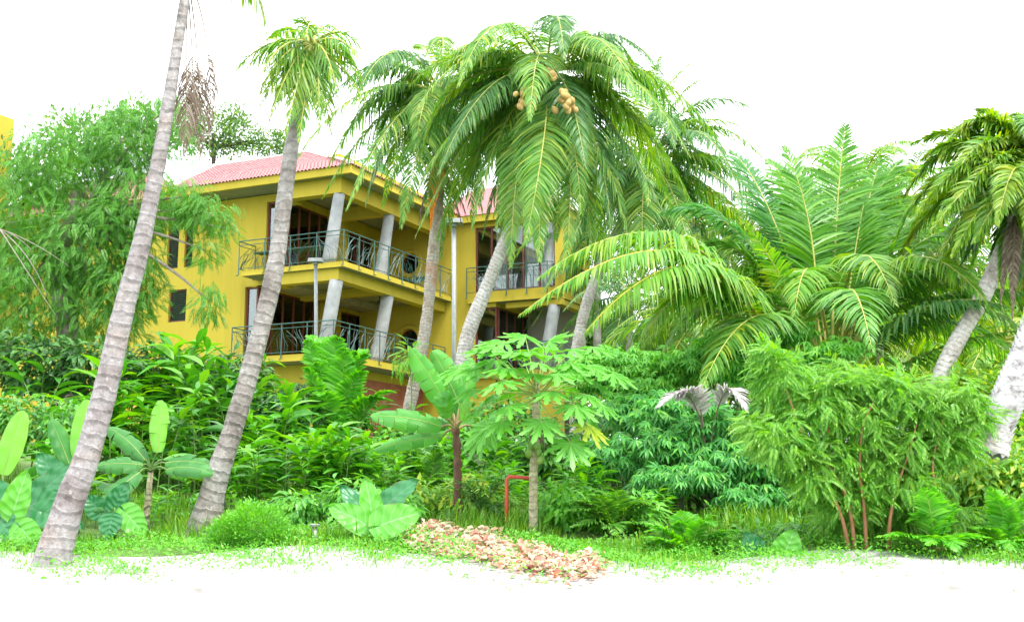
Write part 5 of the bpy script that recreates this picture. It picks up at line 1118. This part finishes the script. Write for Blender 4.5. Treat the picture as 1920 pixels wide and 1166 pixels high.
for k in range(14):
    a = k * .9; p = P(1006, 815, YP) + np.array([math.cos(a) * .06, math.sin(a) * .06, random.uniform(-.05, .1)]); nb.tube([p, p + np.array([math.cos(a) * .04, math.sin(a) * .04, -.12]), p + np.array([math.cos(a) * .03, math.sin(a) * .03, -.28])], [.012, .01, .004], 4)
put('dry_leaf_stalks', nb.mesh('dry_leaf_stalks'), M['dead'], t)

# ------------------------------------------------------------------ big palmate-leaved bush, pinnate tree, shrubs
def bush(x, Y, blobs, n, tmpl, leaf, size, label, name='leafy_bush', cat='bush', branches='stem', down=.35, up=.9, stemr=.03, shell=.45, root_y=None):
    g = gp(x, Y); t = thing(name, g, label, cat); pts, d, idx = blob_points(blobs, n, shell)
    D = nrm(d * [1, 1, .35] + [0, -.1, -down] + rng.normal(0, .35, d.shape)); Nn = nrm(d * .5 + [0, -.35, up] + rng.normal(0, .22, d.shape))
    foliage('crown', t, tmpl, pts, D, Nn, rng.uniform(*size, len(pts)), M[leaf])
    for b in blobs:
        q = P(b[0], b[1], b[4]); p = g + np.array([random.uniform(-.3, .3), random.uniform(-.2, .2), -.05]); mb = MB(); mb.tube(bez(p, (p + q) / 2 + [random.uniform(-.2, .2), 0, .25], q, np.linspace(0, 1, 12)), np.linspace(stemr, stemr * .35, 12), 6); put('branch', mb.mesh('branch', True), M[branches], t)
    return t
YQ = 18.
cas = [(1180, 850, 60, 40, 17.6, .5), (1240, 780, 70, 40, 17.6, .5), (1330, 800, 90, 35, 17.2, .5), (1230, 900, 50, 28, 16.8, .45), (1300, 890, 80, 26, 16.6, .5), (1390, 930, 45, 28, 16.4, .45), (1400, 860, 60, 36, 16.8, .5), (1300, 760, 60, 34, 18, .5), (1180, 770, 60, 36, 18.2, .5),
       (1250, 835, 60, 30, 17, .4), (1345, 850, 70, 28, 16.9, .4), (1420, 800, 60, 40, 17.4, .5), (1120, 860, 50, 40, 18, .4), (1480, 880, 50, 40, 17, .5), (1440, 930, 40, 24, 16.6, .4), (1370, 985, 36, 18, 16.2, .3)]
bush(1330, YQ, cas, 3800, PALM, 'cassava', (.11, .21), 'big blue-green bush of hand-shaped leaves in drooping tiers, right of the papaya', stemr=.035, shell=.2)
cas2 = [(1150, 690, 70, 45, 20.5, .6), (1250, 690, 80, 40, 20.5, .6), (1340, 660, 70, 40, 20, .6), (1430, 640, 60, 36, 19.5, .5), (1560, 660, 70, 26, 18.5, .5), (1490, 620, 40, 24, 19.2, .4), (1390, 700, 70, 40, 19.5, .5), (1200, 730, 70, 36, 20, .5), (1090, 700, 50, 40, 20.5, .5), (1500, 700, 50, 36, 18.8, .5)]
bush(1320, 20.5, cas2, 3800, PALM, 'cassava_lit', (.11, .2), 'bush of small hand-shaped leaves tinted bright as if lit, behind and above the blue-green bush', shell=.1)
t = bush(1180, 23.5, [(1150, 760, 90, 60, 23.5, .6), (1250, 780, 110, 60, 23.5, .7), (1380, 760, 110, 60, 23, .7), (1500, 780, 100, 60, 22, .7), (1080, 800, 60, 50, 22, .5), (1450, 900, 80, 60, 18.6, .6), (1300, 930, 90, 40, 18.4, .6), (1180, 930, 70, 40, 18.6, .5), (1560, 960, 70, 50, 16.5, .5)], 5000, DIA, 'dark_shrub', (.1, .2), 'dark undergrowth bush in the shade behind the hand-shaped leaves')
# dark old trunks beneath the bush
for (x0, y0, x1, y1, Y_, w_) in ((1222, 985, 1245, 860, 17.3, .16), (1262, 985, 1272, 850, 17.5, .12)):
    g = P(x0, y0, Y_); g[2] = min(g[2], gz(g[0], Y_)); t = thing('old_tree_stump', g, 'dark old tree trunk in shadow under the blue-green bush' if w_ > .14 else 'paler lichen-spotted trunk just right of the dark one under the bush', 'tree trunk')
    mb = MB(); mb.tube(spline([[*(g - [0, 0, .2])], [*P((x0 + x1) / 2, (y0 + y1) / 2, Y_)], [*P(x1, y1, Y_)]], 10), np.linspace(w_ * 1.3, w_ * .8, 10), 10); put('trunk', mb.mesh('trunk', True), M['darkbark'] if w_ > .14 else M['branch'], t)
YM = 13.6
neem = [(1460, 700, 45, 45, YM, .4), (1530, 770, 60, 50, YM, .5), (1440, 660, 26, 22, YM, .25), (1450, 820, 50, 40, YM - .3, .4), (1560, 860, 60, 50, YM, .45), (1620, 800, 60, 50, YM, .45), (1680, 740, 60, 38, YM, .45), (1740, 770, 60, 45, YM, .45), (1790, 740, 40, 32, YM, .4), (1700, 840, 60, 45, YM, .45), (1640, 880, 50, 40, YM, .4), (1780, 830, 50, 45, YM, .4), (1520, 900, 40, 30, YM - .2, .3), (1545, 720, 34, 26, YM, .3), (1600, 720, 34, 30, YM, .3), (1650, 715, 40, 18, YM, .3), (1600, 930, 60, 40, YM, .4), (1700, 910, 60, 40, YM, .4), (1820, 780, 40, 40, YM, .3), (1410, 800, 26, 26, YM - .2, .25), (1500, 860, 40, 36, YM - .2, .3)]
t = thing('pinnate_leaf_tree', gp(1600, YM), 'young light green tree with feather leaves and thin reddish stems in front at the right', 'tree')
pts, d, idx = blob_points(neem, 6000, .1); D = nrm(d * [1, .8, .4] + [0, -.2, -.15] + rng.normal(0, .4, d.shape)); Nn = nrm(d * .4 + [0, -.4, .9] + rng.normal(0, .3, d.shape))
foliage('crown', t, COMPN, pts, D, Nn, rng.uniform(.10, .22, len(pts)), M['neem'])
for x0, pth in ((1590, [(1575, 960), (1530, 870), (1500, 800), (1470, 720)]), (1620, [(1620, 950), (1612, 880), (1618, 800), (1640, 750)]), (1660, [(1668, 980), (1680, 920), (1700, 860), (1720, 790)]), (1600, [(1590, 940), (1560, 880), (1545, 840), (1570, 760)]), (1755, [(1755, 1000), (1752, 920), (1750, 860), (1770, 780)])):
    g = gp(x0, YM); mb = MB(); s_ = spline([[*(g - [0, 0, .1])]] + [[*P(a, b, YM - .25)] for a, b in pth], 20); mb.tube(s_, np.linspace(.026, .008, 20), 6); put('stem', mb.mesh('stem', True), M['stem_red'], t)
bush(1840, 17, [(1800, 850, 60, 60, 16.5, .5), (1880, 870, 70, 60, 16, .5), (1900, 800, 50, 30, 17, .5), (1760, 900, 60, 40, 16, .4), (1850, 930, 70, 40, 15.4, .4), (1930, 930, 60, 50, 15.4, .4), (1700, 920, 50, 40, 16, .4)], 4200, lance(1, .6, .2), 'shrub', (.07, .14), 'yellow-green shrub with small heart-like leaves at the foot of the rough white trunk')
bush(1790, 24, [(1700, 740, 80, 50, 24, .8), (1800, 760, 80, 60, 24, .8), (1890, 740, 70, 70, 24, .8), (1640, 720, 50, 40, 24, .6)], 5000, DIA, 'shrub', (.12, .24), 'sunlit yellow-green shrubbery behind the pinnate tree')
bush(1400, 30, [(1350, 720, 90, 70, 30, .8), (1480, 730, 90, 70, 30, .8), (1240, 740, 90, 60, 30, .8), (1130, 760, 60, 60, 30, .6), (1580, 740, 80, 60, 29, .8)], 6000, lance(1, .5, .3), 'shrub', (.16, .3), 'broad shrubbery closing the view behind the hand-shaped-leaved bushes')
bush(1560, 15.5, [(1540, 940, 50, 40, 15.8, .4), (1620, 930, 60, 50, 15.6, .4), (1700, 960, 60, 40, 15.2, .4)], 1800, lance(1, .5, .2), 'fine', (.08, .16), 'leafy low bush under the pinnate tree')
bush(485, 14.2, [(480, 985, 60, 42, 14.2, .45), (430, 1000, 40, 30, 14.2, .35), (520, 1010, 28, 24, 14.1, .3)], 9000, DIA, 'fine', (.03, .055), 'rounded bright green fine-leaved bush at the foot of the ringed trunk', down=-.6, stemr=.012)
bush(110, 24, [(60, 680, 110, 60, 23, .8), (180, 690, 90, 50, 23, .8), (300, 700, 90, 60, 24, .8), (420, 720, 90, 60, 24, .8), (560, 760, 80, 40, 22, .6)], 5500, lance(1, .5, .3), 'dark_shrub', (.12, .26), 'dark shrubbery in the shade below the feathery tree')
bush(860, 23, [(830, 820, 90, 40, 22, .6), (940, 800, 90, 60, 23, .7), (1020, 850, 70, 50, 21, .6), (740, 840, 60, 40, 21, .5)], 4500, lance(1, .5, .3), 'ginger_dark', (.1, .22), 'dark leafy shrubbery between the palm feet and the building')
bush(780, 16.8, [(770, 640, 10, 10, 16.8, .1)], 3, PALM, 'neem', (.1, .12), 'thin sapling tip below the lower round window', stemr=.008) if False else None
g = gp(765, 22); t = thing('sapling', g, 'thin sapling with small light leaves before the lower round window', 'sapling')
pts, d, _ = blob_points([(770, 668, 26, 26, 22, .25), (750, 680, 16, 14, 22, .2)], 70, .1); foliage('crown', t, COMPN, pts, nrm(d + [0, -.2, -.1]), nrm(d * .3 + [0, -.4, 1]), rng.uniform(.14, .24, len(pts)), M['neem'])
mb = MB(); mb.tube([g, P(772, 740, 22), P(768, 665, 22)], [.02, .015, .006], 5); put('stem', mb.mesh('stem'), M['stem'], t)

LF = [(1520, 17, [(1480, 740, 60, 50), (1560, 720, 60, 50), (1640, 740, 60, 50)], 3600, 'neem', 'light feathery shrub rising between the palm base and the young tree'),
      (1880, 18, [(1800, 730, 50, 50), (1870, 760, 60, 50), (1930, 760, 50, 70)], 3000, 'shrub', 'sunlit shrub between the leaning palm trunk and the rough white trunk'),
      (60, 19, [(20, 790, 70, 60), (110, 800, 60, 50)], 1500, 'ginger_dark', 'leafy shrub between the feathery tree and the elephant ears'),
      (620, 15.6, [(560, 950, 60, 34), (660, 940, 60, 40), (740, 950, 50, 34)], 1500, 'ginger', 'low broad-leaved shrub behind the bright elephant ear plant'),
      (840, 16.6, [(790, 930, 60, 36), (890, 930, 60, 44), (950, 950, 40, 34)], 1600, 'shrub', 'low yellow-green shrub around the banana stem foot'),
      (1080, 15.6, [(1060, 950, 60, 44), (1140, 965, 60, 34), (1200, 960, 50, 34)], 1700, 'fine', 'low bright shrub between papaya foot and dark trunks'),
      (1420, 14.6, [(1400, 1010, 60, 24), (1500, 1000, 60, 28)], 900, 'ginger_dark', 'dark low shrub at the edge of the shaded gap'),
      (1640, 14.2, [(1580, 985, 60, 36), (1680, 975, 70, 44), (1780, 985, 60, 44), (1880, 980, 70, 50)], 3200, 'neem', 'bright low shrub hiding the reddish stems at the lower right'),
      (1860, 15, [(1830, 900, 60, 50), (1910, 900, 60, 60)], 2000, 'shrub', 'soft yellow-green shrub filling the right edge')]
for x_, Y_, bl_, n_, m_, lb_ in LF:
    bush(x_, Y_, [(a, b, c, d_, Y_, .45) for a, b, c, d_ in bl_], n_, lance(1, .42, .3) if m_ != 'neem' else COMPN, m_, (.08, .19), lb_, name='low_shrub', stemr=.012, shell=.1)
for c_ in [(640, 16.4, 0, 880, 150, 14, 'small', 'low ginger shoots just behind the bright elephant ears'), (1230, 16.2, 0, 905, 120, 12, 'small', 'fresh ginger shoots before the dark trunks'), (830, 15.6, 0, 925, 110, 12, 'slim', 'thin leafy canes left of the banana foot'),
           (330, 16.4, 0, 900, 120, 12, 'small', 'leafy shoots between the small banana plant and the ringed trunk'), (1350, 15.4, 0, 940, 130, 12, 'dark', 'dark shoots under the blue-green bush'), (1100, 16.8, 0, 850, 110, 14, 'bright', 'tall shoots right behind the papaya trunk'), (430, 18, 0, 800, 130, 16, 'bright', 'bright ginger shoots around the ringed trunk base')]: clump(*c_[:7], c_[7])

# ------------------------------------------------------------------ small palms near the ground
def small_palm(x, Y, yb, fr, label, leaf='areca', llen=.26, W=.03, dense=True, **kw):
    g = P(x, yb, Y); g[2] = min(g[2], gz(g[0], Y) + .05); t = thing('small_palm', g, label, 'palm plant')
    x_s = [q[2] for q in fr]; y_s = [q[3] for q in fr]
    if dense:
        rr_ = random.Random(int(x)); fr = list(fr) + [((q[0] + x) / 2 + rr_.uniform(-12, 12), q[1] + rr_.uniform(-14, 10), q[2] + rr_.uniform(-22, 22), q[3] + rr_.uniform(-14, 18), rr_.uniform(-.5, .4)) for q in fr for _ in (0, 1)]
    for q in fr:
        cx_, cy_, tx, ty = q[:4]; d_ = q[4] if len(q) > 4 else -.2
        k = dict(leaf=leaf, llen=llen, W=W, droop=.25, spacing=.026, fwd=.7, pet=.22, vee=.2, rr=.01, rac='petiole', tipk=.2); k.update(kw)
        frond(t, g, P(cx_, cy_, Y + d_ * .5), P(tx, ty, Y + d_), **k)
    return t
small_palm(628, 22, 820, [(590, 650, 575, 640, -.2), (625, 640, 612, 635, .1), (660, 660, 690, 665, -.3), (600, 700, 570, 690, -.4), (640, 690, 650, 660, -.6), (680, 720, 740, 735, -.3), (620, 720, 600, 740, -.8), (650, 700, 680, 700, .3), (590, 720, 560, 750, .1)], 'bright green small palm rising before the lower balcony', llen=.55, W=.07, spacing=.05, fwd=.6)
small_palm(1290, 14.0, 1060, [(1250, 980, 1215, 985, -.2), (1280, 960, 1262, 975, .1), (1310, 960, 1330, 980, -.2), (1340, 990, 1385, 1000, -.3), (1260, 1010, 1225, 1045, -.5), (1310, 1000, 1320, 1060, -.6), (1240, 1000, 1210, 1020, .1), (1350, 1000, 1375, 1050, -.4), (1290, 980, 1290, 960, .4)], 'low bright palm in front of the dark trunks', llen=.27, W=.034)
small_palm(1150, 15.2, 1010, [(1110, 930, 1070, 945, -.2), (1140, 920, 1120, 925, .1), (1180, 930, 1215, 945, -.2), (1190, 960, 1225, 990, -.4), (1130, 950, 1090, 985, -.4), (1160, 940, 1170, 920, .2), (1160, 960, 1150, 1000, -.5)], 'darker low palm just right of the papaya foot', 'oil', llen=.3, W=.036)
small_palm(1755, 13.2, 1045, [(1750, 940, 1750, 925, .1), (1780, 960, 1800, 955, -.1), (1730, 960, 1715, 965, -.1), (1700, 990, 1660, 1005, -.2), (1800, 990, 1840, 1010, -.2), (1760, 990, 1740, 1020, -.4), (1780, 990, 1790, 1030, -.4)], 'pale green low palm at the lower right', llen=.27, W=.04)
small_palm(1890, 13.6, 1050, [(1880, 940, 1870, 920, .1), (1910, 950, 1930, 930, -.1), (1860, 980, 1830, 990, -.2), (1930, 980, 1960, 1000, -.2), (1900, 990, 1890, 1030, -.4)], 'pale green low palm at the lower right corner', llen=.27, W=.04)
small_palm(905, 16, 960, [(880, 900, 850, 900, -.2), (920, 890, 950, 900, -.2), (900, 920, 870, 940, -.3), (930, 930, 950, 950, -.3)], 'tiny dark palm left of the papaya trunk', 'coco_dark', llen=.2, W=.02)
small_palm(800, 18.5, 905, [(790, 850, 785, 840, .1), (815, 850, 830, 850, -.1), (780, 860, 750, 870, -.2), (810, 880, 835, 905, -.3), (790, 890, 780, 920, -.3)], 'low feathery palm between the feet of the two building palms', 'oil', llen=.3, W=.03)
small_palm(1320, 17.0, 880, [(1330, 660, 1230, 765, -.4), (1340, 640, 1400, 770, -.5), (1330, 680, 1270, 750, -.4)], 'withered pale grey palm caught among the bush tops', 'dead_grey', llen=.4, W=.035, pet=.45, rr=.02, dense=False, rac='dead')

# ------------------------------------------------------------------ coral ground cover, grass
g = gp(950, 13.6); n = 5200
xs_ = rng.uniform(775, 1110, n); yc = np.interp(xs_, [745, 800, 880, 950, 1010, 1080, 1140, 1190], [14.3, 15.1, 15.2, 14.3, 13.7, 13.3, 13.1, 12.9])
Yd = yc - rng.uniform(0, 1, n) ** 1.0 * np.interp(xs_, [745, 850, 1000, 1190], [1.0, 2.2, 1.7, .9]); Yd += rng.normal(0, .22, n) * (rng.uniform(0, 1, n) < .35); xs_ = xs_ + rng.normal(0, 22, n) * (rng.uniform(0, 1, n) < .3); Xp = (xs_ - CX) / F / cp * Yd
mh = .05 + .09 * np.abs(np.sin(Xp * 5) * np.sin(Yd * 4)); Zp = np.array([gz(a, b) for a, b in zip(Xp, Yd)]) + mh * rng.uniform(.2, 1.3, n)
D = nrm(rdir(n) * [1, 1, .3] + [0, -.2, .25]); Nn = nrm(rng.normal(0, .35, (n, 3)) + [0, -.4, 1]); lt = lance(1, .65, .35)
V, Fs, U = scatter(lt[0], lt[1], rot_frames(D, Nn, rng.uniform(.045, .11, n)), np.stack([Xp, Yd, Zp], 1), lt[2])
tag(put('coral_groundcover', mesh_np('coral_groundcover', V, Fs, U), M['coleus']), 'low bed of coral pink and cream leaves along the path edge below the papaya', 'ground cover', kind='stuff')
n = 90000
Yd = 11.7 + (rng.uniform(0, 1, n) ** 1.5) * 14; Xp = rng.uniform(-.5, .5, n) * Yd * .98
ok = np.array([b > path_edge(a) - 1.3 + 2.0 * rng.uniform(0, 1) ** .7 + .5 * math.sin(a * 2.1) * math.sin(b * 3) for a, b in zip(Xp, Yd)])
tall = np.clip(np.sin(Xp * 1.7 + 2) * np.sin(Yd * 1.3) + .35, .12, 1)
tall = tall * np.where(Yd < 14, .45, 1)
Xp, Yd, tall = Xp[ok], Yd[ok], tall[ok]; Zp = np.array([gz(a, b) for a, b in zip(Xp, Yd)]); n = len(Xp)
hh = tall * rng.uniform(.12, .42, n); az = rng.uniform(0, 6.28, n); ln = np.stack([np.cos(az), np.sin(az), np.zeros(n)], 1) * (hh * rng.uniform(.1, .7, n))[:, None]; p = np.stack([Xp, Yd, Zp - .02], 1)
wv_ = np.stack([-np.sin(az), np.cos(az), np.zeros(n)], 1) * rng.uniform(.005, .011, n)[:, None]; upv = np.array([0, 0, 1.]) * hh[:, None]
V = np.stack([p - wv_, p + wv_, p + upv * .6 + ln * .35 + wv_ * .8, p + upv * .6 + ln * .35 - wv_ * .8, p + upv + ln], 1).reshape(-1, 3); k = (np.arange(n) * 5)[:, None]
tag(put('grass', mesh_np('grass', V, [k + [0, 1, 2, 3], k + [3, 2, 4]]), M['grass']), 'uneven green grass covering the bank between the plants', 'grass', kind='stuff')
# low creeping weeds over the path edge, thinned out to imitate the white fade
n = 90000; Xp = rng.uniform(-8, 8, n); v_ = rng.uniform(0, 1, n); pe = np.array([path_edge(a) for a in Xp]); Yd = pe - 1.9 + 3.2 * v_
pm = np.sin(Xp * 2.1 + 1) * np.sin(Yd * 2.3 + Xp) + .6 * np.sin(Xp * 6.3 + 2) * np.sin(Yd * 5.7)
keep = rng.uniform(0, 1, n) < np.clip((v_ - .12 + .22 * pm) * 1.5, 0, 1) ** 1.5
Xp, Yd, pm = Xp[keep], Yd[keep], pm[keep]; n = len(Xp); Zp = np.array([gz(a, b) for a, b in zip(Xp, Yd)]) + .035 + rng.uniform(0, 1, n) ** 2 * (.10 + .07 * np.sin(Xp * 4 + Yd * 2.7))
D = nrm(rdir(n) * [1, 1, .3] + [0, 0, .45]); V, Fs, U = scatter(DIA[0], DIA[1], rot_frames(D, nrm(rng.normal(0, .5, (n, 3)) + [0, -.3, 1]), rng.uniform(.02, .065, n)), np.stack([Xp, Yd, Zp], 1), DIA[2])
tag(put('creeping_weeds', mesh_np('creeping_weeds', V, Fs, U), M['fine']), 'low creeping green weeds along the pale path edge', 'ground cover', kind='stuff')
